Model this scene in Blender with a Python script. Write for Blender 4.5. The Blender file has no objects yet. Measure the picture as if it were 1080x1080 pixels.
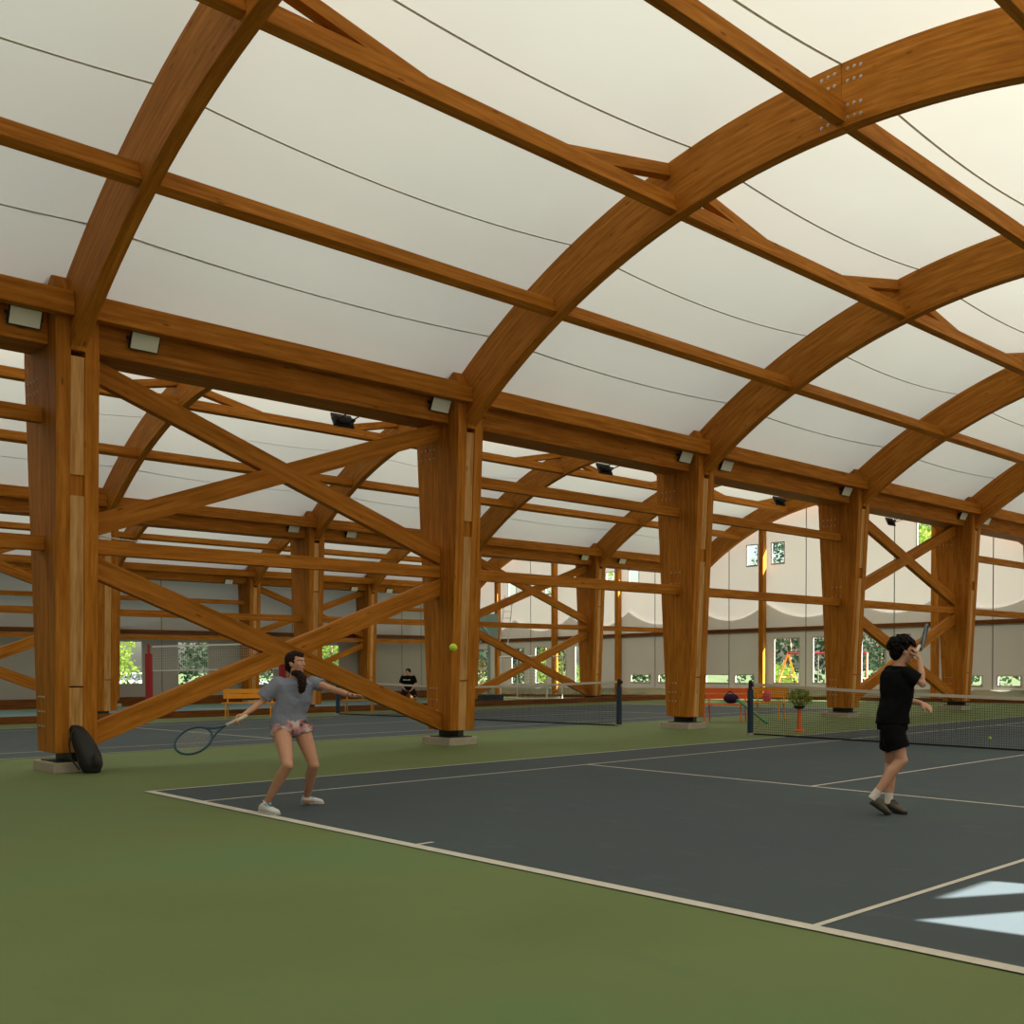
import bpy, bmesh, math, random
from mathutils import Vector, Matrix, Quaternion
from mathutils.geometry import tessellate_polygon
random.seed(7)
scn = bpy.context.scene
col = scn.collection
PI = math.pi
V = Vector

# ------------------------------------------------------------------ camera
cam_d = bpy.data.cameras.new('camera')
cam = bpy.data.objects.new('camera', cam_d); col.objects.link(cam)
CX, CY, FPX = 780.4, 727.8, 1119.96
yaw, pitch, roll = .7097, -.0276, .0016
Fw = V((-math.sin(yaw)*math.cos(pitch), math.cos(yaw)*math.cos(pitch), math.sin(pitch)))
R0 = V((math.cos(yaw), math.sin(yaw), 0)); U0 = R0.cross(Fw)
Rt = math.cos(roll)*R0 + math.sin(roll)*U0; Up = math.cos(roll)*U0 - math.sin(roll)*R0
CAM = V((13.1945, -4.7905, 1.5273))
m = Matrix((Rt, Up, -Fw)).transposed().to_4x4(); m.translation = CAM
cam.matrix_world = m
cam_d.sensor_fit = 'HORIZONTAL'; cam_d.sensor_width = 36
cam_d.lens = FPX/1080*36
cam_d.shift_x = -(CX-540)/1080; cam_d.shift_y = (CY-540)/1080
cam_d.clip_end = 600
scn.camera = cam
def ray(x, y): return Fw + Rt*((x-CX)/FPX) - Up*((y-CY)/FPX)
def at(x, y, d): return CAM + ray(x, y)*d                 # a point d metres in front of the camera plane
def on_floor(x, y):
    r = ray(x, y); z = 0.
    for _ in range(12):
        p = CAM + r*((z-CAM.z)/r.z); z = zf(p.x)
    return V((p.x, p.y, z))
def depth_of(p): return (p-CAM).dot(Fw)
# the halls: rows run along Y, the site falls gently to the left (towards -X)
S = 6.17
ROW = [13.97, -3.37, -20.6, -38.3]
HC = [(ROW[0]+ROW[1])/2, (ROW[1]+ROW[2])/2, (ROW[2]+ROW[3])/2]
HW = [(ROW[i]-ROW[i+1])/2 for i in range(3)]
def zf(u):
    if u > -4: return 0.
    if u > -20.6: return -.0125*(-4-u)
    return -.2075 - .0188*(-20.6-u)

# ------------------------------------------------------------------ materials
def new_mat(name):
    mt = bpy.data.materials.new(name); mt.use_nodes = True
    nt = mt.node_tree; b = nt.nodes['Principled BSDF']
    return mt, nt, b
def plain(name, c, rough=.6, metal=0., noise=0., nscale=8., bump=0.):
    mt, nt, b = new_mat(name)
    b.inputs['Base Color'].default_value = (*c, 1); b.inputs['Roughness'].default_value = rough
    b.inputs['Metallic'].default_value = metal
    if rough >= .6: b.inputs['Specular IOR Level'].default_value = .12
    if noise or bump:
        tc = nt.nodes.new('ShaderNodeTexCoord'); n = nt.nodes.new('ShaderNodeTexNoise')
        n.inputs['Scale'].default_value = nscale; n.inputs['Detail'].default_value = 4
        nt.links.new(tc.outputs['Object'], n.inputs['Vector'])
        if noise:
            mx = nt.nodes.new('ShaderNodeMix'); mx.data_type = 'RGBA'
            mx.inputs[6].default_value = (*[v*(1-noise) for v in c], 1)
            mx.inputs[7].default_value = (*[min(1, v*(1+noise)) for v in c], 1)
            nt.links.new(n.outputs['Fac'], mx.inputs[0]); nt.links.new(mx.outputs[2], b.inputs['Base Color'])
        if bump:
            bp = nt.nodes.new('ShaderNodeBump'); bp.inputs['Strength'].default_value = bump; bp.inputs['Distance'].default_value = .02
            nt.links.new(n.outputs['Fac'], bp.inputs['Height']); nt.links.new(bp.outputs[0], b.inputs['Normal'])
    return mt
def ramp(nt, fac, stops):
    r = nt.nodes.new('ShaderNodeValToRGB'); nt.links.new(fac, r.inputs[0])
    e = r.color_ramp.elements
    while len(e) < len(stops): e.new(.5)
    for k, (p, c) in enumerate(stops): e[k].position = p; e[k].color = (*c, 1) if len(c) == 3 else c
    return r
def wood_mat(name, dark, mid, light, lam=.045):
    mt, nt, b = new_mat(name); N = nt.nodes; L = nt.links
    uv = N.new('ShaderNodeUVMap'); uv.uv_map = 'UVMap'
    oi = N.new('ShaderNodeObjectInfo')
    off = N.new('ShaderNodeVectorMath'); off.operation = 'SCALE'; off.inputs[0].default_value = (37, 53, 11)
    L.new(oi.outputs['Random'], off.inputs['Scale'])
    ad = N.new('ShaderNodeVectorMath'); ad.operation = 'ADD'; L.new(uv.outputs[0], ad.inputs[0]); L.new(off.outputs[0], ad.inputs[1])
    mp = N.new('ShaderNodeMapping'); mp.inputs['Scale'].default_value = (.8, 11, 1); L.new(ad.outputs[0], mp.inputs[0])
    n1 = N.new('ShaderNodeTexNoise'); n1.inputs['Scale'].default_value = 1.6; n1.inputs['Detail'].default_value = 6; n1.inputs['Roughness'].default_value = .6
    L.new(mp.outputs[0], n1.inputs['Vector'])
    rp = ramp(nt, n1.outputs['Fac'], [(.3, dark), (.5, mid), (.72, light)])
    # board to board tone (lamellae across the grain)
    sp = N.new('ShaderNodeSeparateXYZ'); L.new(ad.outputs[0], sp.inputs[0])
    dv = N.new('ShaderNodeMath'); dv.operation = 'DIVIDE'; dv.inputs[1].default_value = lam; L.new(sp.outputs['Y'], dv.inputs[0])
    fl = N.new('ShaderNodeMath'); fl.operation = 'FLOOR'; L.new(dv.outputs[0], fl.inputs[0])
    dx = N.new('ShaderNodeMath'); dx.operation = 'DIVIDE'; dx.inputs[1].default_value = 2.6; L.new(sp.outputs['X'], dx.inputs[0])
    ax = N.new('ShaderNodeMath'); ax.operation = 'ADD'; L.new(dx.outputs[0], ax.inputs[0])
    sm = N.new('ShaderNodeMath'); sm.operation = 'MULTIPLY'; sm.inputs[1].default_value = .37; L.new(fl.outputs[0], sm.inputs[0]); L.new(sm.outputs[0], ax.inputs[1])
    fx = N.new('ShaderNodeMath'); fx.operation = 'FLOOR'; L.new(ax.outputs[0], fx.inputs[0])
    cb = N.new('ShaderNodeCombineXYZ'); L.new(fl.outputs[0], cb.inputs[0]); L.new(fx.outputs[0], cb.inputs[1])
    wn = N.new('ShaderNodeTexWhiteNoise'); L.new(cb.outputs[0], wn.inputs['Vector'])
    mr = N.new('ShaderNodeMapRange'); mr.inputs[3].default_value = .91; mr.inputs[4].default_value = 1.08; L.new(wn.outputs['Value'], mr.inputs[0])
    # object tone
    mo = N.new('ShaderNodeMapRange'); mo.inputs[3].default_value = .93; mo.inputs[4].default_value = 1.07; L.new(oi.outputs['Random'], mo.inputs[0])
    mm = N.new('ShaderNodeMath'); mm.operation = 'MULTIPLY'; L.new(mr.outputs[0], mm.inputs[0]); L.new(mo.outputs[0], mm.inputs[1])
    sc = N.new('ShaderNodeVectorMath'); sc.operation = 'SCALE'; L.new(rp.outputs[0], sc.inputs[0]); L.new(mm.outputs[0], sc.inputs['Scale'])
    # knots
    mk = N.new('ShaderNodeMapping'); mk.inputs['Scale'].default_value = (2.1, 7.5, 1); L.new(ad.outputs[0], mk.inputs[0])
    vo = N.new('ShaderNodeTexVoronoi'); vo.inputs['Scale'].default_value = 1.; vo.inputs['Randomness'].default_value = 1
    L.new(mk.outputs[0], vo.inputs['Vector'])
    kr = ramp(nt, vo.outputs['Distance'], [(.05, (1, 1, 1)), (.15, (0, 0, 0))])
    kc = N.new('ShaderNodeSeparateColor'); L.new(vo.outputs['Color'], kc.inputs[0])
    gt = N.new('ShaderNodeMath'); gt.operation = 'GREATER_THAN'; gt.inputs[1].default_value = .52; L.new(kc.outputs[0], gt.inputs[0])
    km = N.new('ShaderNodeMath'); km.operation = 'MULTIPLY'; L.new(kr.outputs[0], km.inputs[0]); L.new(gt.outputs[0], km.inputs[1])
    k2 = N.new('ShaderNodeMath'); k2.operation = 'MULTIPLY'; k2.inputs[1].default_value = .75; L.new(km.outputs[0], k2.inputs[0])
    mx = N.new('ShaderNodeMix'); mx.data_type = 'RGBA'; L.new(k2.outputs[0], mx.inputs[0]); L.new(sc.outputs[0], mx.inputs[6])
    mx.inputs[7].default_value = (dark[0]*.35, dark[1]*.3, dark[2]*.3, 1)
    L.new(mx.outputs[2], b.inputs['Base Color'])
    b.inputs['Roughness'].default_value = .62
    b.inputs['Specular IOR Level'].default_value = .10
    bp = N.new('ShaderNodeBump'); bp.inputs['Strength'].default_value = .12; bp.inputs['Distance'].default_value = .01
    L.new(n1.outputs['Fac'], bp.inputs['Height']); L.new(bp.outputs[0], b.inputs['Normal'])
    return mt
M = {}
M['wood'] = wood_mat('glulam_wood', (.29, .098, .008), (.42, .152, .016), (.55, .220, .034))
M['filler'] = wood_mat('filler_wood', (.38, .19, .055), (.58, .31, .11), (.68, .41, .17))
M['darkwood'] = wood_mat('kerb_wood', (.09, .03, .008), (.16, .055, .014), (.22, .08, .02))
def fabric(name, diff, trans, back=.5):
    mt = bpy.data.materials.new(name); mt.use_nodes = True; nt = mt.node_tree; N = nt.nodes
    N.remove(N['Principled BSDF'])
    d = N.new('ShaderNodeBsdfDiffuse'); t = N.new('ShaderNodeBsdfTranslucent'); mx = N.new('ShaderNodeMixShader')
    tc = N.new('ShaderNodeTexCoord'); n = N.new('ShaderNodeTexNoise'); n.inputs['Scale'].default_value = .6; n.inputs['Detail'].default_value = 5
    nt.links.new(tc.outputs['Object'], n.inputs['Vector'])
    for sh, c in ((d, diff), (t, trans)):
        m_ = N.new('ShaderNodeMix'); m_.data_type = 'RGBA'
        m_.inputs[6].default_value = (*[v*.94 for v in c], 1); m_.inputs[7].default_value = (*[min(1, v*1.05) for v in c], 1)
        nt.links.new(n.outputs['Fac'], m_.inputs[0]); nt.links.new(m_.outputs[2], sh.inputs['Color'])
    mx.inputs[0].default_value = back
    nt.links.new(d.outputs[0], mx.inputs[1]); nt.links.new(t.outputs[0], mx.inputs[2])
    nt.links.new(mx.outputs[0], N['Material Output'].inputs['Surface'])
    return mt
M['membrane'] = fabric('roof_fabric', (.82, .80, .74), (.222, .226, .196), .42)
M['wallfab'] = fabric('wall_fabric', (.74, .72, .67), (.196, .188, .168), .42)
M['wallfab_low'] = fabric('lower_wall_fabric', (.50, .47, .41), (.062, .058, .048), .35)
M['rearfab'] = fabric('rear_wall_cloth', (.22, .21, .18), (.02, .02, .018), .3)  # unseen rear wall, cloth darkened to keep light off the columns
M['flap'] = fabric('shade_flap_fabric', (.70, .68, .64), (.60, .58, .55), .5)
M['seamtape'] = fabric('seam_tape_cloth', (.75, .74, .68), (.62, .60, .52), .45)
def vinyl():
    mt = bpy.data.materials.new('clear_vinyl'); mt.use_nodes = True; nt = mt.node_tree; N = nt.nodes
    N.remove(N['Principled BSDF'])
    t = N.new('ShaderNodeBsdfTransparent'); t.inputs[0].default_value = (.9, .92, .9, 1)
    g = N.new('ShaderNodeBsdfGlossy'); g.inputs['Roughness'].default_value = .15
    fr = N.new('ShaderNodeFresnel'); fr.inputs[0].default_value = 1.3
    mx = N.new('ShaderNodeMixShader'); nt.links.new(fr.outputs[0], mx.inputs[0]); nt.links.new(t.outputs[0], mx.inputs[1]); nt.links.new(g.outputs[0], mx.inputs[2])
    nt.links.new(mx.outputs[0], N['Material Output'].inputs['Surface']); return mt
M['vinyl'] = vinyl()
def court_mat(name, a, b_, c, sc1=.35, scuff=None):
    mt, nt, b = new_mat(name); N = nt.nodes; L = nt.links
    tc = N.new('ShaderNodeTexCoord')
    n1 = N.new('ShaderNodeTexNoise'); n1.inputs['Scale'].default_value = sc1; n1.inputs['Detail'].default_value = 7; n1.inputs['Roughness'].default_value = .55
    L.new(tc.outputs['Object'], n1.inputs['Vector'])
    rp = ramp(nt, n1.outputs['Fac'], [(.32, a), (.52, b_), (.72, c)])
    out = rp.outputs[0]
    if scuff:
        mp = N.new('ShaderNodeMapping'); mp.inputs['Rotation'].default_value = (0, 0, .7); mp.inputs['Scale'].default_value = (1, 3.2, 1)
        L.new(tc.outputs['Object'], mp.inputs[0])
        n2 = N.new('ShaderNodeTexNoise'); n2.inputs['Scale'].default_value = .9; n2.inputs['Detail'].default_value = 8; n2.inputs['Roughness'].default_value = .7
        L.new(mp.outputs[0], n2.inputs['Vector'])
        r2 = ramp(nt, n2.outputs['Fac'], [(.58, (0, 0, 0)), (.78, (.7, .7, .7))])
        mx = N.new('ShaderNodeMix'); mx.data_type = 'RGBA'; L.new(r2.outputs[0], mx.inputs[0]); L.new(out, mx.inputs[6]); mx.inputs[7].default_value = (*scuff, 1)
        out = mx.outputs[2]
    n3 = N.new('ShaderNodeTexNoise'); n3.inputs['Scale'].default_value = 60; n3.inputs['Detail'].default_value = 3
    L.new(tc.outputs['Object'], n3.inputs['Vector'])
    bp = N.new('ShaderNodeBump'); bp.inputs['Strength'].default_value = .15; bp.inputs['Distance'].default_value = .004
    L.new(n3.outputs['Fac'], bp.inputs['Height']); L.new(bp.outputs[0], b.inputs['Normal'])
    L.new(out, b.inputs['Base Color']); b.inputs['Roughness'].default_value = .72; b.inputs['Specular IOR Level'].default_value = .25
    return mt
M['green'] = court_mat('green_acrylic', (.122, .178, .062), (.152, .205, .076), (.130, .218, .088), .28, scuff=(.10, .20, .09))
M['court'] = court_mat('blue_acrylic', (.054, .072, .088), (.060, .083, .096), (.060, .095, .098), .3, scuff=(.12, .155, .15))
M['court3'] = court_mat('teal_acrylic', (.10, .18, .20), (.12, .20, .22), (.13, .22, .22), .3)
M['line'] = plain('white_court_paint', (.63, .61, .55), .7, noise=.12, nscale=5)
M['grass'] = court_mat('grass', (.05, .075, .03), (.08, .11, .04), (.11, .14, .055), .8)
M['concrete'] = plain('concrete', (.42, .37, .30), .85, noise=.22, nscale=9, bump=.3)
M['steel'] = plain('galvanised_steel', (.5, .5, .5), .4, .8)
M['bolt'] = plain('zinc_bolt', (.55, .52, .48), .4, .4)
M['black'] = plain('black_paint', (.012, .012, .013), .45)
M['lens'] = plain('frosted_glass', (.80, .82, .72), .25)
M['seam'] = plain('seam_tape', (.20, .20, .18), .8)
M['white'] = plain('white_paint', (.75, .75, .72), .45)
M['tape'] = plain('net_tape', (.66, .60, .52), .8, noise=.1, nscale=3)
M['net'] = plain('net_cord', (.02, .022, .022), .8)
M['whitenet'] = plain('white_cord', (.62, .62, .58), .8)
M['navy'] = plain('navy_paint', (.012, .035, .075), .4)
M['red'] = plain('red_padding', (.33, .012, .016), .55)
M['orange'] = plain('orange_paint', (.85, .16, .03), .45)
M['yellow'] = plain('yellow_paint', (.85, .36, .02), .45)
M['greenp'] = plain('green_paint', (.03, .24, .10), .45)
M['pink'] = plain('pink_cloth', (.75, .14, .16), .8, noise=.35, nscale=25)
M['bagblack'] = plain('bag_nylon', (.012, .012, .013), .55, bump=.4, nscale=20)
M['purple'] = plain('dark_purple_nylon', (.03, .014, .05), .6, bump=.4, nscale=20)
M['ball'] = plain('felt', (.52, .68, .08), .95)
M['skin'] = plain('skin', (.56, .29, .19), .5, noise=.08, nscale=20)
M['skin2'] = plain('skin_fair', (.60, .33, .22), .5, noise=.08, nscale=20)
M['hair'] = plain('dark_brown_hair', (.022, .011, .008), .62, bump=.8, nscale=60)
M['hair2'] = plain('black_curly_hair', (.006, .005, .005), .7, bump=.8, nscale=45)
M['shirt'] = plain('grey_blue_cotton', (.235, .255, .345), .9, noise=.08, nscale=30, bump=.35)
M['blackcloth'] = plain('black_cotton', (.0045, .005, .006), .9, bump=.3, nscale=14)
M['shorts'] = plain('black_shorts_cloth', (.004, .004, .0045), .85, bump=.3, nscale=12)
def pinkshorts():
    mt, nt, b = new_mat('pink_patterned_shorts'); N = nt.nodes
    tc = N.new('ShaderNodeTexCoord'); n = N.new('ShaderNodeTexNoise'); n.inputs['Scale'].default_value = 14; n.inputs['Detail'].default_value = 2
    nt.links.new(tc.outputs['Object'], n.inputs['Vector'])
    r = ramp(nt, n.outputs['Fac'], [(.38, (.05, .04, .07)), (.44, (.46, .20, .23)), (.56, (.55, .30, .32)), (.62, (.60, .52, .50))])
    nt.links.new(r.outputs[0], b.inputs['Base Color']); b.inputs['Roughness'].default_value = .9; return mt
M['pinkshorts'] = pinkshorts()
M['shoe'] = plain('white_shoe', (.68, .70, .70), .6)
M['shoegrey'] = plain('grey_shoe_mesh', (.13, .12, .10), .8, noise=.35, nscale=40)
M['sole'] = plain('shoe_sole', (.50, .50, .50), .7)
M['soledark'] = plain('dark_sole', (.03, .03, .03), .7)
M['teal'] = plain('teal_laces', (.02, .16, .24), .6)
M['sock'] = plain('white_sock', (.72, .68, .66), .9)
M['racket'] = plain('blue_racket_frame', (.012, .06, .10), .3)
M['grip'] = plain('cream_grip', (.68, .60, .50), .8)
M['string'] = plain('racket_string', (.42, .42, .40), .7)
M['leaf'] = fabric('leaves', (.20, .30, .06), (.42, .52, .10), .5)
M['leafdark'] = fabric('dark_leaves', (.035, .06, .035), (.06, .10, .04), .4)
M['leafpot'] = plain('potted_leaves', (.20, .26, .03), .6, noise=.5, nscale=30)
M['bark'] = plain('bark', (.20, .15, .11), .9, noise=.3, nscale=12, bump=.5)
M['birch'] = plain('pale_bark', (.75, .72, .66), .8, noise=.2, nscale=6)
M['carpaint'] = plain('white_car_paint', (.75, .75, .76), .2)
M['cargrey'] = plain('grey_car_paint', (.12, .14, .17), .25)
M['eye'] = plain('eye_white', (.75, .72, .70), .3)
M['iris'] = plain('dark_iris', (.02, .012, .01), .3)
M['lip'] = plain('lip', (.45, .16, .13), .5)
M['board'] = plain('clear_board', (.25, .38, .36), .2)

# ------------------------------------------------------------------ mesh building
class MB:
    def __init__(s): s.v = []; s.f = []; s.uv = []
    def add(s, vs, fs, uvs=None):
        o = len(s.v); s.v += [V(p) for p in vs]
        for k, f in enumerate(fs):
            s.f.append([i+o for i in f]); s.uv.append(uvs[k] if uvs else None)
        return s
    def hexa(s, P, axis):
        """P: 8 corners (4 at the start, 4 at the end), grain along axis"""
        fs = [(0, 1, 2, 3), (7, 6, 5, 4), (0, 4, 5, 1), (1, 5, 6, 2), (2, 6, 7, 3), (3, 7, 4, 0)]
        P = [V(p) for p in P]; a = V(axis).normalized(); uvs = []
        for f in fs:
            n = (P[f[1]]-P[f[0]]).cross(P[f[2]]-P[f[0]])
            if n.length < 1e-9: n = V((0, 0, 1))
            n.normalize(); t = n.cross(a)
            if t.length < .3: t = a.orthogonal().normalized(); uu = n.cross(t); uvs.append([(P[i].dot(uu), P[i].dot(t)) for i in f]); continue
            t.normalize(); uvs.append([(P[i].dot(a), P[i].dot(t)) for i in f])
        return s.add(P, fs, uvs)
    def box(s, x0, x1, y0, y1, z0, z1, axis=None):
        if axis is None:
            d = (abs(x1-x0), abs(y1-y0), abs(z1-z0)); k = d.index(max(d)); axis = [0, 0, 0]; axis[k] = 1
        return s.hexa([(x0, y0, z0), (x0, y1, z0), (x1, y1, z0), (x1, y0, z0), (x0, y0, z1), (x0, y1, z1), (x1, y1, z1), (x1, y0, z1)], axis)
    def beam(s, a, b, w, h, up=(0, 0, 1), cutv=None):
        """bar from a to b, w wide, h high; cutv: ends cut square to that axis instead of the bar"""
        a = V(a); b = V(b); d = (b-a).normalized(); side = d.cross(V(up)).normalized(); u = side.cross(d).normalized()
        P = []
        for c in (a, b):
            for i, j in ((-1, -1), (1, -1), (1, 1), (-1, 1)):
                p = c+side*(i*w/2)+u*(j*h/2)
                if cutv is not None:
                    ax = V(cutv); p = p - d*((p-c).dot(ax)/d.dot(ax))
                P.append(p)
        return s.hexa(P, d)
    def tube(s, pts, rad, n=10, cap=True):
        pts = [V(p) for p in pts]
        if not hasattr(rad, '__len__'): rad = [rad]*len(pts)
        rings = []; prev = None
        for i, p in enumerate(pts):
            t = (pts[min(i+1, len(pts)-1)]-pts[max(i-1, 0)]).normalized()
            if prev is None: a = t.orthogonal().normalized()
            else:
                a = prev - t*prev.dot(t)
                a = a.normalized() if a.length > 1e-6 else t.orthogonal().normalized()
            prev = a; b = t.cross(a)
            rings.append([p+a*(math.cos(2*PI*k/n)*rad[i])+b*(math.sin(2*PI*k/n)*rad[i]) for k in range(n)])
        return s.rings(rings, cap)
    def rings(s, rings, cap=True):
        n = len(rings[0]); vs = [p for r in rings for p in r]; fs = []
        for i in range(len(rings)-1):
            for k in range(n):
                fs.append((i*n+k, i*n+(k+1) % n, (i+1)*n+(k+1) % n, (i+1)*n+k))
        if cap:
            fs.append(tuple(reversed(range(n)))); fs.append(tuple(range((len(rings)-1)*n, len(rings)*n)))
        return s.add(vs, fs)
    def limb(s, pts, rad, n=12):
        """tapered tube with round ends"""
        s.tube(pts, rad, n)
        for p, r in zip(pts, rad): s.ball(p, (r, r, r), n=10)
        return s
    def loft(s, secs, n=20, cap=True):
        """secs: (centre, rx, ry, xdir, ydir)"""
        rs = []
        for c, rx, ry, xd, yd in secs:
            rs.append([V(c)+V(xd)*(math.cos(2*PI*k/n)*rx)+V(yd)*(math.sin(2*PI*k/n)*ry) for k in range(n)])
        return s.rings(rs, cap)
    def ball(s, c, r, rot=None, n=14, noise=0):
        c = V(c); m_ = n//2+1; vs = []; fs = []
        if not hasattr(r, '__len__'): r = (r, r, r)
        for i in range(m_+1):
            th = PI*i/m_
            for k in range(n):
                p = V((math.sin(th)*math.cos(2*PI*k/n)*r[0], math.sin(th)*math.sin(2*PI*k/n)*r[1], math.cos(th)*r[2]))
                if noise: p *= 1+random.uniform(-noise, noise)
                if rot: p = rot @ p
                vs.append(c+p)
        for i in range(m_):
            for k in range(n):
                fs.append((i*n+k, (i+1)*n+k, (i+1)*n+(k+1) % n, i*n+(k+1) % n))
        return s.add(vs, fs)
    def prism(s, poly, v0, v1, uvf=None):
        """polygon in the XZ plane extruded along Y from v0 to v1"""
        n = len(poly)
        vs = [V((p[0], v0, p[1])) for p in poly]+[V((p[0], v1, p[1])) for p in poly]
        tris = tessellate_polygon([[V((p[0], p[1], 0)) for p in poly]])
        fs = []; uvs = []
        uvf = uvf or (lambda x, y, z: (z, x))
        for t in tris:
            a, b, c = t
            ar = (poly[b][0]-poly[a][0])*(poly[c][1]-poly[a][1])-(poly[c][0]-poly[a][0])*(poly[b][1]-poly[a][1])
            if ar < 0: b, c = c, b
            fs.append((a, b, c)); fs.append((a+n, c+n, b+n))
        for f in fs: uvs.append([uvf(*vs[i]) for i in f])
        area = sum(poly[i][0]*poly[(i+1) % n][1]-poly[(i+1) % n][0]*poly[i][1] for i in range(n))
        for i in range(n):
            j = (i+1) % n
            f = (i, i+n, j+n, j) if area > 0 else (i, j, j+n, i+n)
            fs.append(f); q = []
            for k in f:
                a_, b_ = uvf(*vs[k]); q.append((a_, vs[k].y+3))
            uvs.append(q)
        return s.add(vs, fs, uvs)
    def build(s, name, mat, parent=None, smooth=False, bevel=0):
        off = V((0, 0, 0)); p = parent
        while p is not None: off += p.location; p = p.parent
        me = bpy.data.meshes.new(name)
        me.from_pydata([v-off for v in s.v], [], s.f); me.update()
        if any(u is not None for u in s.uv):
            ul = me.uv_layers.new(name='UVMap')
            k = 0
            for f, u in zip(s.f, s.uv):
                for i in range(len(f)):
                    ul.data[k].uv = u[i] if u is not None else (0, 0); k += 1
        if smooth: me.polygons.foreach_set('use_smooth', [True]*len(me.polygons))
        if isinstance(mat, str): mat = M[mat]
        me.materials.append(mat)
        o = bpy.data.objects.new(name, me); col.objects.link(o)
        if parent is not None: o.parent = parent
        if bevel:
            bv = o.modifiers.new('bevel', 'BEVEL'); bv.width = bevel; bv.segments = 2; bv.limit_method = 'ANGLE'
        return o
def recentre(o):
    """put the origin of a top level mesh at the middle of its foot"""
    me = o.data; xs = [v.co for v in me.vertices]
    c = V((sum(v.x for v in xs)/len(xs), sum(v.y for v in xs)/len(xs), min(v.z for v in xs)))
    me.transform(Matrix.Translation(-c)); o.location = c
    return o
def tag(o, label, cat, group=None, kind=None):
    o['label'] = label; o['category'] = cat
    if group: o['group'] = group
    if kind: o['kind'] = kind
    return o
def struct(o): o['kind'] = 'structure'; return o
def empty(name, loc, label=None, cat=None, group=None, kind=None):
    o = bpy.data.objects.new(name, None); o.location = loc; o.empty_display_size = .2; col.objects.link(o)
    if label: tag(o, label, cat, group, kind)
    return o
def copy_tree(o, parent=None):
    c = o.copy(); col.objects.link(c)
    if parent is not None: c.parent = parent
    for ch in list(o.children): copy_tree(ch, c)
    return c
def remeshed(name, mb, mat, parent, voxel=.006, it=4, fac=.5, disp=0, dscale=.1):
    """grow one continuous skin over all the volumes in mb"""
    t = mb.build(name+'_tmp', mat, None)
    r = t.modifiers.new('r', 'REMESH'); r.mode = 'VOXEL'; r.voxel_size = voxel
    sm = t.modifiers.new('s', 'SMOOTH'); sm.iterations = it; sm.factor = fac
    bpy.context.view_layer.update()
    dg = bpy.context.evaluated_depsgraph_get()
    me = bpy.data.meshes.new_from_object(t.evaluated_get(dg))
    bpy.data.objects.remove(t)
    me.name = name
    if disp:
        from mathutils import noise as nz
        for v in me.vertices:
            v.co += v.normal*(disp*nz.noise(v.co/dscale))
    off = V((0, 0, 0)); p = parent
    while p is not None: off += p.location; p = p.parent
    me.transform(Matrix.Translation(-off))
    me.polygons.foreach_set('use_smooth', [True]*len(me.polygons))
    if not me.materials: me.materials.append(M[mat])
    o = bpy.data.objects.new(name, me); col.objects.link(o)
    if parent is not None: o.parent = parent
    return o
ORD = ['first', 'second', 'third', 'fourth', 'fifth', 'sixth', 'seventh', 'eighth']

XL_, XR_ = -38.95, 14.75
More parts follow.
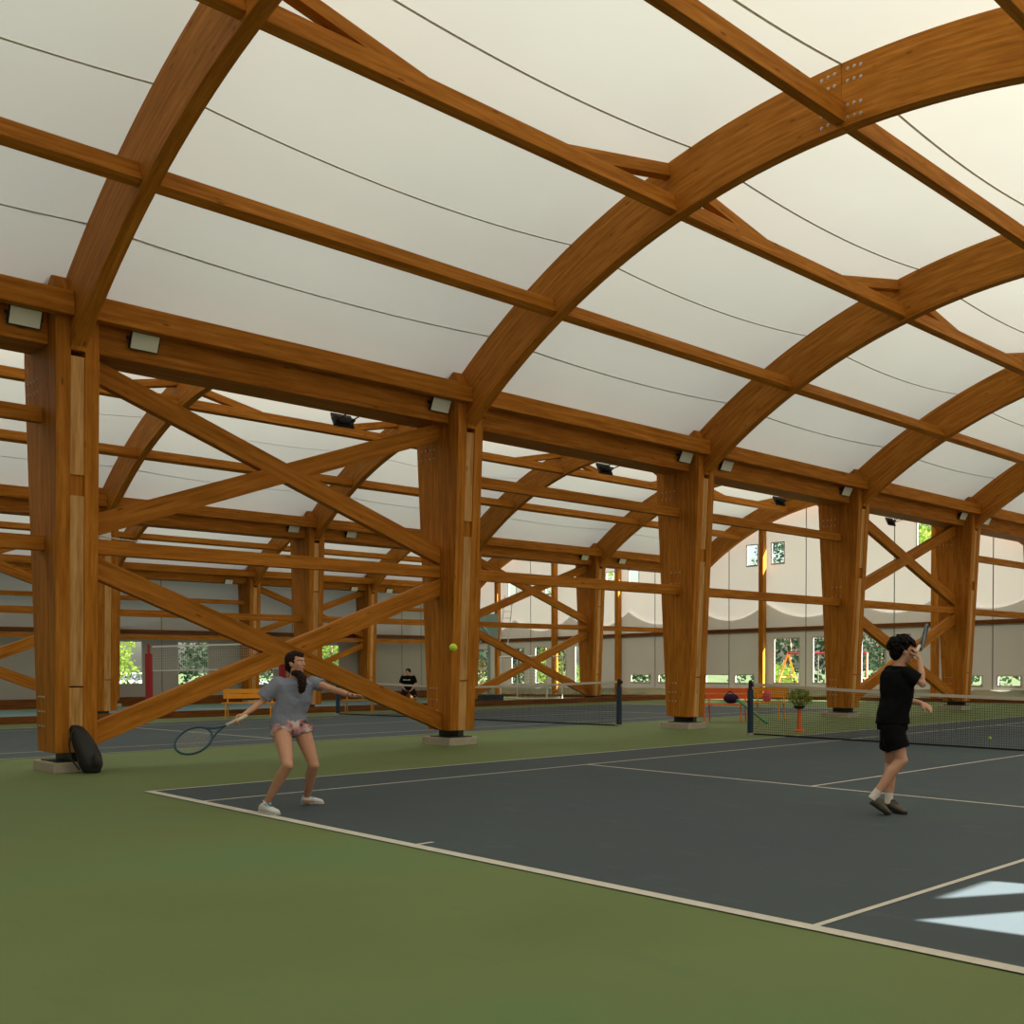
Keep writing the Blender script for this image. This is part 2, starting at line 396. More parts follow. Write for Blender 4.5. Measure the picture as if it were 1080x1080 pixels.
# ------------------------------------------------------------------ roof shape
RO, CO, RI, CI = 14.75, -5.70, 13.60, -5.35
def shear(x): return zf(x)
def zo(h, x):
    """top of the arches of hall h at x"""
    k = 8.67/HW[h]; d = (x-HC[h])*k
    return CO+math.sqrt(max(0, RO*RO-d*d))+shear(x)
def zi(h, x):
    k = 8.67/HW[h]; d = (x-HC[h])*k
    return CI+math.sqrt(max(0, RI*RI-d*d))+shear(x)
def half_arch(h, sgn):
    c = HC[h]; n = 26; X1 = HW[h]-.05; X2 = HW[h]-.70
    top = [(c+sgn*(.003+(X1-.003)*i/n)) for i in range(n+1)]
    bot = [(c+sgn*(.003+(X2-.003)*i/n)) for i in range(n+1)]
    T = [(x, zo(h, x)) for x in top]; B = [(x, zi(h, x)) for x in bot]
    return T, B
def arch_mesh(h, sgn):
    T, B = half_arch(h, sgn); v0, v1 = .17, .34; mb = MB(); n = len(T)
    s_ = 0; arc = [0]
    for i in range(1, n): arc.append(arc[-1]+math.hypot(T[i][0]-T[i-1][0], T[i][1]-T[i-1][1]))
    def q(a, b, c_, d, ua, ub, uc, ud):
        P = [V(p) for p in (a, b, c_, d)]; U_ = [ua, ub, uc, ud]
        mb.add(P, [(0, 1, 2, 3)], [U_])
    for i in range(n-1):
        a0, a1 = arc[i], arc[i+1]; dT = .9
        t0, t1, b0, b1 = T[i], T[i+1], B[i], B[i+1]
        for y, fl in ((v0, 0), (v1, 1)):
            P = [(b0[0], y, b0[1]), (b1[0], y, b1[1]), (t1[0], y, t1[1]), (t0[0], y, t0[1])]
            Q = [(a0, 0), (a1, 0), (a1, dT), (a0, dT)]
            if (fl == 1) == (sgn > 0): P.reverse(); Q.reverse()
            q(*P, *Q)
        P = [(b0[0], v0, b0[1]), (b0[0], v1, b0[1]), (b1[0], v1, b1[1]), (b1[0], v0, b1[1])]
        Q = [(a0, 2), (a0, 2.17), (a1, 2.17), (a1, 2)]
        if sgn < 0: P.reverse(); Q.reverse()
        q(*P, *Q)
        P = [(t0[0], v0, t0[1]), (t1[0], v0, t1[1]), (t1[0], v1, t1[1]), (t0[0], v1, t0[1])]
        Q = [(a0, 3), (a1, 3), (a1, 3.17), (a0, 3.17)]
        if sgn < 0: P.reverse(); Q.reverse()
        q(*P, *Q)
    # nose: down from the last outer point to a level foot
    te, be = T[-1], B[-1]; zb = be[1]-.05
    poly = [be, te, (te[0], zb), (be[0]+sgn*.02, zb)]
    mb.prism(poly, v0, v1, lambda x, y, z: (arc[-1]+z*.4, x))
    mb.prism([T[0], B[0], (B[0][0]+sgn*.001, B[0][1]), (T[0][0]+sgn*.001, T[0][1])], v0, v1)
    return mb
def merge_weld(o, d=.0005):
    bm = bmesh.new(); bm.from_mesh(o.data); bmesh.ops.remove_doubles(bm, verts=bm.verts, dist=d)
    bmesh.ops.recalc_face_normals(bm, faces=bm.faces); bm.to_mesh(o.data); bm.free()
def bolt_mb(x, y, z, ax='y', r=.02, t=.012):
    mb = MB()
    d = V((0, -1, 0)) if ax == 'y' else V((1, 0, 0))
    mb.tube([V((x, y, z)), V((x, y, z))+d*t*.5], r*1.15, 10); mb.tube([V((x, y, z))+d*t*.5, V((x, y, z))+d*t*1.6], r*.6, 6)
    return mb
hall_word = ['near hall', 'middle hall', 'far hall']
arch_proto = {}
for h in range(3):
    ks = range(-2, 6) if h == 0 else range(-1, 6)
    for k in ks:
        y = k*S
        if h not in arch_proto:
            r = empty('arch_rib', (HC[h], y, zf(HC[h])))
            for sg in (-1, 1):
                mb = arch_mesh(h, sg)
                for p in mb.v: p.y += y
                o = mb.build('half_rib', 'wood', r)
                merge_weld(o)
            arch_proto[h] = r
        else:
            r = copy_tree(arch_proto[h]); r.location.y = y
            # a copy that brings bolts along is avoided: bolts are added below
        w = hall_word[h]
        vis = k if h == 0 else k
        if h == 0: lab = {-2: 'curved timber arch behind the viewpoint, nearest the rear wall', -1: 'curved timber arch just behind the viewpoint', 0: 'leftmost big curved timber arch, rising over the column with the black bag',
                          1: 'big curved timber arch with a bolted splice, over the second column', 2: 'curved timber arch landing on the third near column',
                          3: 'curved timber arch landing on the fourth near column', 4: 'curved timber arch landing on the fifth near column, at the right edge', 5: 'end arch of the near hall against the gable'}[k]
        else: lab = f'curved timber arch of the {w}, {ORD[k+1]} counted from the left end'
        tag(r, lab, 'arch', f'timber arches of the {w}')
        if h == 0 and k in (0, 1, 2):
            zt, zb_ = zo(0, HC[0]), zi(0, HC[0])
            for sg in (-1, 1):
                for i in range(3):
                    for zz in (zt-.10, zt-.25, zb_+.10, zb_+.25):
                        x = HC[0]+sg*(.10+.10*i)
                        bolt_mb(x, y+.17, zz-.004*i*i).build('bolt', 'bolt', r)

# membranes (the ceiling), one sheet per bay and hall
def ceiling(h, k):
    y0, y1 = k*S+.255, (k+1)*S+.255; nu, nv = 30, 10; mb = MB(); vs = []
    X = HW[h]-.02
    def pt(x, t):
        e = abs(x-HC[h])/HW[h]
        sag = .19*min(1, (1-e)*3.2+.12)*4*t*(1-t)
        return V((x, y0+(y1-y0)*t, zo(h, x)+.012-sag))
    for i in range(nu+1):
        x = HC[h]-X+2*X*i/nu
        for j in range(nv+1): vs.append(pt(x, j/nv))
    fs = [(i*(nv+1)+j, (i+1)*(nv+1)+j, (i+1)*(nv+1)+j+1, i*(nv+1)+j+1) for i in range(nu) for j in range(nv)]
    mb.add(vs, fs); o = struct(mb.build('ceiling', 'membrane', None, smooth=True))
    for u in (-7.35, -5.2, -2.6, 0, 2.6, 5.2, 7.35):
        x = HC[h]+u*HW[h]/8.67
        sm = MB(); ps = []; w = .018
        for j in range(nv*2+1):
            p = pt(x, j/(nv*2)); ps.append(p-V((0, 0, .008)))
        sm.rings([[p+V((-w, 0, 0)), p+V((w, 0, 0)), p+V((w, 0, -.006)), p+V((-w, 0, -.006))] for p in ps])
        s_ = sm.build('seam', 'seamtape', o); s_['kind'] = 'structure'
    return o
for h in range(3):
    for k in range(-2, 5): ceiling(h, k)

# outer roof edges down to the side walls
for xa, xb, za in ((ROW[3]+.06, XL_, zf(ROW[3])+6.33), (ROW[0]-.06, XR_, 6.33)):
    mb = MB(); mb.add([(xa, -12.3, za), (xb, -12.3, za-.05), (xb, 31.6, za-.05), (xa, 31.6, za)], [(0, 1, 2, 3)]); struct(mb.build('ceiling', 'membrane'))
# purlins with knee braces
PUR = [(-5.62, 0), (-2.95, 1), (-.02, 0), (2.95, 1), (5.62, 0)]
PW = ['lowest purlin on the left slope', 'upper left purlin with knee braces', 'ridge purlin', 'upper right purlin with knee braces', 'lowest purlin on the right slope']
def purlin(h, u, kb, y):
    x = HC[h]+u*HW[h]/8.67; d = (x-HC[h]); ang = math.asin(u/RI)
    rad = V((math.sin(ang), 0, math.cos(ang))); zb = zi(h, x)+.055; c0 = V((x, 0, zb))+rad*.125
    r = empty('purlin', (x, y, zb))
    a = c0+V((0, y+.34, 0)); b = c0+V((0, y+S+.17, 0))
    mb = MB(); mb.beam(a, b, .16, .25, rad); mb.build('beam', 'wood', r, bevel=.008)
    if kb:
        zt = zo(h, x)-zb
        for e, s_ in ((a, 1), (b, -1)):
            p0 = e+rad*(zt-.125-.12); p1 = e+V((0, s_*1.95, 0))+rad*.04
            mb = MB(); mb.beam(p0, p1, .14, .19, rad, cutv=(0, 1, 0)); mb.build('knee_brace', 'wood', r, bevel=.006)
    return r
for h in range(3):
    ks = range(-1, 5) if h == 0 else range(0, 5)
    for i, (u, kb) in enumerate(PUR):
        pr = None
        for k in ks:
            if pr is None: pr = purlin(h, u, kb, k*S); r = pr
            else: r = copy_tree(pr); r.location.y += (k-ks[0])*S
            bay = 'left of the first arch' if k == -1 else f'in bay {["one","two","three","four","five"][k]} from the left'
            tag(r, f'{PW[i]} of the {hall_word[h]}, {bay}', 'roof beam', f'purlins of the {hall_word[h]}')

# ------------------------------------------------------------------ columns
def column(x, y, near):
    z0 = zf(x); r = empty('timber_column', (x, y, z0))
    hb, ht = .345, .66
    def hw(z): return hb+(ht-hb)*(z-.27)/(5.6-.27)
    side = [(.27, hb), (5.6, ht), (6.42, ht-.02), (6.58, ht-.12), (6.6, ht-.30)]
    poly = [(x+w, z0+z) for z, w in side]+[(x-w, z0+z) for z, w in reversed(side)]
    for v0 in (0, .34):
        mb = MB(); mb.prism(poly, y+v0, y+v0+.17, lambda a, b, c: (c, a)); mb.build('board', 'wood', r, bevel=.008)
    # recessed filler pieces between the boards
    zs = [(.27, 1.15, 'filler', .012), (1.17, 3.95 if not near else 3.72, 'filler', .012), (4.0, 5.55, 'filler', .02), (3.72 if near else 3.95, 4.0, 'wood', .05)]
    for a, b, mt, rec in zs:
        mb = MB()
        P = [(x-hw(a)+rec, y+.172, z0+a), (x-hw(a)+rec, y+.338, z0+a), (x+hw(a)-rec, y+.338, z0+a), (x+hw(a)-rec, y+.172, z0+a),
             (x-hw(b)+rec, y+.172, z0+b), (x-hw(b)+rec, y+.338, z0+b), (x+hw(b)-rec, y+.338, z0+b), (x+hw(b)-rec, y+.172, z0+b)]
        mb.hexa(P, (0, 0, 1)); mb.build('filler_board', mt, r)
    mb = MB(); mb.box(x-.53, x+.335, y-.01, y+.60, z0-.02, z0+.14); mb.build('plinth', 'concrete', r, bevel=.02)
    mb = MB(); mb.box(x-.30, x+.30, y+.20, y+.31, z0+.14, z0+.27); mb.box(x-.33, x+.32, y+.03, y+.48, z0+.14, z0+.155); mb.build('base_shoe', 'black', r)
    return r
def bolts(r, x, y, zc, rows, cols, du=.1, dz=.17):
    z0 = zf(x)
    for i in range(rows):
        for j in range(cols):
            bolt_mb(x+j*du, y, z0+zc+i*dz, r=.014).build('bolt', 'bolt', r)
near_lab = ['leftmost near timber column, with the black bag leaning on it', 'second near timber column, just right of the girl', 'third near timber column, beside the orange bench',
            'fourth near timber column, standing behind the net left of the man', 'fifth near timber column, right behind the man']
ecol = {}
for ri, x in enumerate(ROW):
    if ri == 0: ks = range(-2, 6)
    elif ri == 1: ks = range(-1, 6)
    else: ks = range(0, 6)
    pr = None
    for k in ks:
        if pr is None: pr = column(x, k*S, ri == 1); r = pr
        else: r = copy_tree(pr); r.location.y = k*S
        if ri == 1 and 0 <= k < 5: lab = near_lab[k]
        elif ri == 1: lab = 'near row timber column beyond the left edge' if k < 0 else 'near row timber column at the gable end'
        elif ri == 0: lab = f'timber column of the row behind the viewpoint, {ORD[k+2]} from its rear end'
        else: lab = f'tapered timber column of the {["", "", "middle", "far"][ri]} row, {ORD[k]} from the left'
        tag(r, lab, 'column', ['columns beside the camera', 'columns of the near row', 'columns of the middle row', 'columns of the far row'][ri])
        ecol[(ri, k)] = r
for k in range(0, 5):
    r = ecol[(1, k)]
    bolts(r, -3.62, k*S, .62, 3, 3, .1, .2)
    bolts(r, -3.85, k*S, 5.15, 2, 4, .13, .16)
    if k in (2, 3): bolts(r, -3.55, k*S, 3.25, 2, 3, .13, .25)

# beams of the rows: eave beams on both sides, gutter beam, ties and cross braces
rw = ['camera side', 'near', 'middle', 'far']
def row_things(ri):
    x = ROW[ri]; z0 = zf(x); ks = range(-2, 5) if ri <= 1 else range(0, 5)
    first = {}
    def rep(key, k, maker, name, lab, cat, group):
        if key not in first:
            o = maker(k); first[key] = (o, k)
        else:
            src, k0 = first[key]; o = copy_tree(src); o.location.y += (k-k0)*S
        tag(o, lab, cat, group); return o
    for k in ks:
        bay = ('left of the first column' if k < 0 else f'between columns {["one and two","two and three","three and four","four and five","five and six"][k]}')
        if k == -2: bay = 'behind the viewpoint'
        y = k*S
        for sg, wd in ((1, 'camera side'), (-1, 'far side')):
            if (ri == 0 and sg > 0) or (ri == 3 and sg < 0): continue
            def mk(k, sg=sg):
                mb = MB(); xa = x+sg*.67; mb.box(min(xa, xa+sg*.18), max(xa, xa+sg*.18), k*S+.345, (k+1)*S+.165, z0+6.03, z0+6.34)
                return recentre(mb.build('eave_beam', 'wood', None, bevel=.01))
            rep(('e', sg), k, mk, '', f'eave beam on the {wd} of the {rw[ri]} row, {bay}', 'beam', f'eave beams of the {rw[ri]} row')
        def mg(k):
            mb = MB(); a, b = k*S+.515, (k+1)*S-.005
            mb.box(x-.37, x+.37, a, b, z0+5.70, z0+5.76); mb.box(x+.25, x+.37, a, b, z0+5.76, z0+6.22); mb.box(x-.37, x-.25, a, b, z0+5.76, z0+6.22)
            mb.box(x-.50, x+.50, a, b, z0+6.22, z0+6.25)
            return recentre(mb.build('gutter_beam', 'wood', None, bevel=.008))
        rep('g', k, mg, '', f'boxed gutter beam on top of the {rw[ri]} row, {bay}', 'beam', f'gutter beams of the {rw[ri]} row')
        if ri == 0: continue
        def mt(k, zc=3.09):
            mb = MB(); mb.beam((x, k*S+.512, z0+zc), (x, (k+1)*S-.002, z0+zc), .16, .20)
            return recentre(mb.build('tie_beam', 'wood', None, bevel=.006))
        rep('m', k, lambda k: mt(k, 3.10), '', f'thin horizontal tie at mid height of the {rw[ri]} row, {bay}', 'beam', f'middle ties of the {rw[ri]} row')
        if k in (0, 3):
            def xb(k, lo):
                a, b = k*S+.512, (k+1)*S-.002
                r = empty('cross_brace', (x, k*S+S/2, z0+(.3 if lo else 3.2)))
                pr = (((a, .46), (b, 2.84)), ((a, 2.86), (b, .43))) if lo else (((a, 3.36), (b, 5.60)), ((a, 5.60), (b, 3.40)))
                for i, ((ya, za), (yb, zb)) in enumerate(pr):
                    mb = MB(); dx = .002*i
                    mb.beam((x+dx, ya, z0+za), (x+dx, yb, z0+zb), .16, .29, cutv=(0, 1, 0)); mb.build('diagonal', 'wood', r, bevel=.006)
                return r
            rep('xu', k, lambda k: xb(k, 0), '', f'upper X brace of the {rw[ri]} row, {bay}', 'brace', f'upper X braces of the {rw[ri]} row')
            rep('xl', k, lambda k: xb(k, 1), '', f'lower X brace of the {rw[ri]} row, {bay}', 'brace', f'lower X braces of the {rw[ri]} row')
        else:
            rep('t', k, lambda k: mt(k, 4.82), '', f'thin horizontal tie near the top of the {rw[ri]} row, {bay}', 'beam', f'upper ties of the {rw[ri]} row')
for ri in range(4): row_things(ri)

# ------------------------------------------------------------------ floors and courts
XL, XR, YN, YF = -38.95, 14.75, -12.3, 31.6
def strip(xs, y0, y1, dz, name, mat, parent=None):
    mb = MB(); vs = []
    for x in xs: vs += [(x, y0, zf(x)+dz), (x, y1, zf(x)+dz)]
    fs = [(2*i, 2*i+2, 2*i+3, 2*i+1) for i in range(len(xs)-1)]
    mb.add(vs, fs); return mb.build(name, mat, parent)
struct(strip([XL, -30, -20.6, -12, -4, XR], YN, YF, 0, 'floor', 'green'))
gx = [-160, -80, XL-.02, -30, -20.6, -12, -4, XR+.02, 80, 160]
g = MB(); vs = []
for x in gx:
    z = zf(max(x, XL)) - .06
    vs += [(x, -140, z), (x, 200, z)]
g.add(vs, [(2*i, 2*i+2, 2*i+3, 2*i+1) for i in range(len(gx)-1)])
struct(g.build('ground', 'grass'))
def court(x0, yn, surf, lab, labl, lines=True, W=10.97, mat='court'):
    """x0: outer edge of the left doubles line; yn: y of the baseline"""
    xs = [x0+W*i/6 for i in range(7)]
    if x0 < -4: pass
    o = strip(xs, yn, yn+23.77, .004, 'court_surface', mat); tag(o, lab, 'tennis court')
    mb = MB(); w = .05
    def ln(xa, xb, ya, yb):
        n = max(1, int((xb-xa)/1.8)); 
        for i in range(n):
            a = xa+(xb-xa)*i/n; b = xa+(xb-xa)*(i+1)/n
            mb.add([(a, ya, zf(a)+.008), (b, ya, zf(b)+.008), (b, yb, zf(b)+.008), (a, yb, zf(a)+.008)], [(0, 1, 2, 3)])
    for xa in (x0, x0+1.37, x0+9.60-w+.0, x0+10.97-w): ln(xa, xa+w, yn+.10, yn+23.77-.10)
    ln(x0, x0+10.97, yn-.0, yn+.10); ln(x0, x0+10.97, yn+23.77-.10, yn+23.77)
    for yy in (yn+5.485, yn+23.77-5.485-w): ln(x0+1.37+w, x0+5.46, yy, yy+w); ln(x0+5.51, x0+9.60-w, yy, yy+w)
    ln(x0+5.46, x0+5.51, yn+5.485, yn+23.77-5.485)
    ln(x0+5.46, x0+5.51, yn+.10, yn+.25); ln(x0+5.46, x0+5.51, yn+23.52, yn+23.67)
    mb.build('court_line', 'line', o)
court(0, 0, None, 'dark blue-grey tennis court the two players stand on, with white lines', '')
court(-17.2, -.3, None, 'blue-grey tennis court in the middle hall, behind the first column row', '')
o3 = strip([-35.2, -32, -28, -24.3], 2, 24, .004, 'court_surface', 'court3'); tag(o3, 'teal court surface in the far hall, behind the wooden kerb', 'tennis court')
mb = MB()
for xa, xb, ya, yb in ((-24.5, -24.3, 2, 24), (-35.2, -35.1, 2, 24), (-35.2, -24.3, 2, 2.1), (-35.2, -24.3, 12.9, 13), (-35.2, -24.3, 23.9, 24)):
    mb.add([(xa, ya, zf(xa)+.009), (xb, ya, zf(xb)+.009), (xb, yb, zf(xb)+.009), (xa, yb, zf(xa)+.009)], [(0, 1, 2, 3)])
mb.build('court_line', 'line', o3)

# ------------------------------------------------------------------ nets
def tennis_net(x0, yn, label, posts, zoff=0, cells=.046):
    """x0: left post, 12.8 m wide"""
    W = 12.75
    root = empty('tennis_net', (x0+W/2, yn, zf(x0+W/2)), label, 'net')
    def zt(x):
        t = abs((x-x0)/W*2-1); return zf(x0+(x-x0))+.914+(1.07-.914)*t**1.5
    nx = int(W/cells); mb = MB(); r = .0018
    for i in range(nx+1):
        x = x0+W*i/nx; mb.box(x-r, x+r, yn-r, yn+r, zf(x)+.03, zt(x)-.02, (0, 0, 1))
    nz = 21; N = 48
    for j in range(nz+1):
        for i in range(N):
            xa, xb = x0+W*i/N, x0+W*(i+1)/N
            za = zf(xa)+.03+(zt(xa)-.05-zf(xa))*j/nz; zb = zf(xb)+.03+(zt(xb)-.05-zf(xb))*j/nz
            mb.add([(xa, yn, za-r), (xb, yn, zb-r), (xb, yn, zb+r), (xa, yn, za+r)], [(0, 1, 2, 3)])
    mb.build('netting', 'net', root)
    mb = MB(); R_ = []
    for i in range(49):
        x = x0+W*i/48; z = zt(x)
        R_.append([V((x, yn-.006, z-.055)), V((x, yn+.006, z-.055)), V((x, yn+.008, z)), V((x, yn-.008, z))])
    mb.rings(R_); mb.build('head_tape', 'tape', root)
    mb = MB(); mb.tube([(x0+W*i/24, yn, zf(x0+W*i/24)+.022) for i in range(25)], .016, 6); mb.build('bottom_cord', 'net', root)
    mb = MB(); xm = x0+W/2; mb.box(xm-.025, xm+.025, yn-.012, yn+.012, zf(xm)+.005, zt(xm)+.005); mb.build('centre_strap', 'tape', root)
    for xx, lb in posts:
        z = zf(xx); p = empty('net_post', (xx, yn, z), lb, 'post')
        mb = MB(); mb.tube([(xx, yn, z+.004), (xx, yn, z+.93)], .062, 16); mb.build('pad', 'navy', p, smooth=False)
        mb = MB(); mb.tube([(xx, yn, z+.93), (xx, yn, z+1.09)], .04, 12); mb.ball((xx, yn, z+1.09), .042); mb.box(xx+.03, xx+.09, yn-.03, yn+.03, z+1.0, z+1.07); mb.build('cap', 'black', p)
        mb = MB(); mb.tube([(xx, yn-.066, z+.7), (xx, yn-.10, z+.7)], .02, 8); mb.tube([(xx, yn-.10, z+.7), (xx+.09, yn-.10, z+.64)], .008, 6); mb.build('crank', 'black', p)
        mb = MB(); mb.tube([(xx, yn, z), (xx, yn, z+.04)], .09, 16); mb.build('foot_ring', 'steel', p)
tennis_net(-.83, 11.95, 'tennis net across the near court, white tape, in front of the man', [(-.9, 'dark blue net post left of the potted plant')])
tennis_net(-18.0, 12.25, 'tennis net across the middle hall court, passing behind the second column',
           [(-5.18, 'dark blue net post between the second and third near columns'), (-18.07, 'dark net post seen under the left arm of the girl')])

# ------------------------------------------------------------------ walls
def wall_cells(axis, fixed, a0, a1, holes, ztop, zbot, zsplit, name, mats, step=.6, off=0):
    """vertical sheet; axis 'x' runs along x at y=fixed. holes: (a0,a1,z0,z1). Returns [(z-band objects)]"""
    cuts = {a0, a1}
    for q in holes: cuts.add(q[0]); cuts.add(q[1])
    cs = sorted(cuts); xs = []
    for i in range(len(cs)-1):
        n = max(1, int(math.ceil((cs[i+1]-cs[i])/step)))
        xs += [cs[i]+(cs[i+1]-cs[i])*j/n for j in range(n)]
    xs.append(cs[-1]); out = []
    for band, mt in enumerate(mats):
        mb = MB()
        for i in range(len(xs)-1):
            a, b = xs[i], xs[i+1]; m_ = (a+b)/2
            hs = sorted([(q[2], q[3]) for q in holes if q[0]-1e-6 <= m_ <= q[1]+1e-6])
            lo = (lambda t: zbot(t)) if band == 0 else (lambda t: zsplit(t))
            hi = (lambda t: zsplit(t)) if band == 0 else (lambda t: ztop(t))
            segs = []; cur = lo
            for h0, h1 in hs:
                zz = zbot(m_)*0
                if not (h0 >= lo(m_)-.05 and h1 <= hi(m_)+.05): continue
                segs.append((cur, (lambda t, h=h0: h))); cur = (lambda t, h=h1: h)
            segs.append((cur, hi))
            for l_, u_ in segs:
                P = [(a, l_(a)), (b, l_(b)), (b, u_(b)), (a, u_(a))]
                if axis == 'x': mb.add([(p, fixed, z) for p, z in P], [(0, 1, 2, 3)])
                else: mb.add([(fixed, p, z) for p, z in P], [(0, 1, 2, 3)])
        out.append(struct(mb.build(name, mt)))
    return out
def hall_of(x):
    return 0 if x > ROW[1] else (1 if x > ROW[2] else 2)
def ztop_end(x):
    return zo(hall_of(x), x)+.01
wn = [0]
def window(axis, fixed, a0, a1, z0, z1, bars=0):
    wn[0] += 1; fr = .03; mb = MB()
    def bx(p0, p1, q0, q1):
        if axis == 'x': mb.box(p0, p1, fixed-.02, fixed+.02, q0, q1)
        else: mb.box(fixed-.02, fixed+.02, p0, p1, q0, q1)
    bx(a0-fr, a0+fr*.4, z0-fr, z1+fr); bx(a1-fr*.4, a1+fr, z0-fr, z1+fr); bx(a0, a1, z0-fr, z0+fr*.4); bx(a0, a1, z1-fr*.4, z1+fr)
    o = struct(mb.build(f'window_{wn[0]}', 'wallfab'))
    g = MB()
    if axis == 'x': g.add([(a0, fixed, z0), (a1, fixed, z0), (a1, fixed, z1), (a0, fixed, z1)], [(0, 1, 2, 3)])
    else: g.add([(fixed, a0, z0), (fixed, a1, z0), (fixed, a1, z1), (fixed, a0, z1)], [(0, 1, 2, 3)])
    p = g.build('pane', 'vinyl', o)
    return o
# gable end wall
def X(px, y=YF):                # where a window edge seen at a pixel column stands on the gable
    r = ray(px, 690); t = (y-CAM.y)/r.y; return CAM.x+r.x*t
def zrel(x, z): return z+zf(x)
big = [(817, 843), (858, 880), (909, 934), (945, 960), (607, 617), (586, 597), (565, 577), (540, 553), (503, 516)]
holes = []
for a, b in big:
    xa, xb = X(a), X(b); holes.append((xa, xb, .72+zf(xa), 2.66+zf(xa)))
low = [(745, 768.5), (776, 795), (666, 686), (695, 712), (1053, 1077), (1024, 1036), (718, 738)]
for a, b in low:
    xa, xb = X(a), X(b); holes.append((xa, xb, .62+zf(xa)*.5, .98+zf(xa)*.5))
hi = [(814, 827), (788, 799), (967, 984), (537, 545), (576, 584), (640, 652), (664, 674)]
for i, (a, b) in enumerate(hi):
    xa, xb = X(a), X(b); zz = zf(xa)
    h0, h1 = (5.95, 6.85) if i < 2 else ((6.0, 7.2) if i == 2 else (5.5, 6.3))
    holes.append((xa, xb, h0+zz, h1+zz))
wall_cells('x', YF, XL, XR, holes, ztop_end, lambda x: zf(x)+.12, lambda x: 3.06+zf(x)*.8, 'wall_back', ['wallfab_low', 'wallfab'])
for q in holes: window('x', YF, *q)
# left wall
lh = [(12.74, 14.15, .45, 2.36), (15.70, 17.05, .38, 2.35), (19.15, 20.2, .3, 2.25), (22.6, 23.7, .5, 2.3), (7.0, 8.3, .45, 2.36), (3.2, 4.6, .45, 2.36)]
def wl_top(y): return 6.31+zf(ROW[3])
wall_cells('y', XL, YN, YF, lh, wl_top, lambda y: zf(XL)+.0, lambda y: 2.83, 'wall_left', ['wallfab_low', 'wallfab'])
for q in lh: window('y', XL, *q)
# rear wall (behind the viewpoint)
wall_cells('x', YN, XL, XR, [], ztop_end, lambda x: zf(x), lambda x: 3.06+zf(x)*.8, 'wall_front', ['rearfab', 'rearfab'])
# right wall, unseen, with two gaps shaped to throw sun patches on the court
SUN = V((.72, .38, .60)).normalized()
def gap(poly):
    out = []
    for x, y in poly:
        t = (XR-x)/SUN.x; out.append((y+SUN.y*t, SUN.z*t))
    return out
G1 = gap([(9.74, 1.18), (9.74, 1.89), (9.96, 1.96), (10.6, 2.1), (10.44, 2.25)][:3]+[(10.5, 2.12), (10.36, 2.13)])
G2 = gap([(9.94, .60), (10.32, 1.21), (10.9, 2.1), (11.3, 1.9), (10.9, .74)])
ya = min(p[0] for p in G1+G2)-.3; yb = max(p[0] for p in G1+G2)+.3
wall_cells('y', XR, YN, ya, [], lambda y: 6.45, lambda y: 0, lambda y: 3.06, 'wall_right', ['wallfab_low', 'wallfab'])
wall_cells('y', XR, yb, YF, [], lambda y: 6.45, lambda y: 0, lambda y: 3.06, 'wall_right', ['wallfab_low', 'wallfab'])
loops = [[V((ya, 0, 0)), V((yb, 0, 0)), V((yb, 6.45, 0)), V((ya, 6.45, 0))], [V((p[0], p[1], 0)) for p in G1], [V((p[0], p[1], 0)) for p in G2]]
flat = [p for l in loops for p in l]
mb = MB(); mb.add([(XR, p.x, p.y) for p in flat], [tuple(t) for t in tessellate_polygon(loops)]); struct(mb.build('wall_right', 'wallfab'))
# rails, gable posts, outer layers added to shade scallops into the cloth, kerbs
def trim(mb, i, mat='wood', bev=.006): return struct(mb.build(f'trim_{i}', mat, None, bevel=bev))
mb = MB()
pts = [XL+.1, ROW[2], -12, ROW[1]]
for a, b in zip(pts[:-1], pts[1:]): mb.beam((a, YF-.10, 3.02+zf(a)*.8), (b, YF-.10, 3.02+zf(b)*.8), .12, .16)
mb.beam((ROW[1], YF-.10, 3.02), (XR-.1, YF-.10, 3.02), .12, .16)
trim(mb, 1, 'darkwood')
mb = MB(); mb.box(XL+.06, XL+.18, YN+.1, YF-.2, 2.72, 2.90); trim(mb, 2, 'darkwood')
for i, px in enumerate((525, 585, 652, 804, 986)):
    x = X(px, 31.35); h = hall_of(x); mb = MB()
    mb.box(x-.13, x+.13, 31.23, 31.47, zf(x), zi(h, x)+.3)
    o = recentre(mb.build('gable_post', 'wood', None, bevel=.01))
    tag(o, ['upright gable post at the left, behind the basketball hoop', 'upright gable post behind the white goal frame', 'upright gable post left of the third near column',
            'upright gable post left of the swing set window', 'upright gable post behind the man'][i], 'post', 'gable posts')
for i, x in enumerate((1.0, 9.6)):
    mb = MB(); mb.box(x-.13, x+.13, 31.23, 31.47, 0, zi(0, x)+.3)
    tag(recentre(mb.build('gable_post', 'wood', None, bevel=.01)), f'{["left", "right"][i]} gable post of the near hall, outside the picture', 'post', 'gable posts')
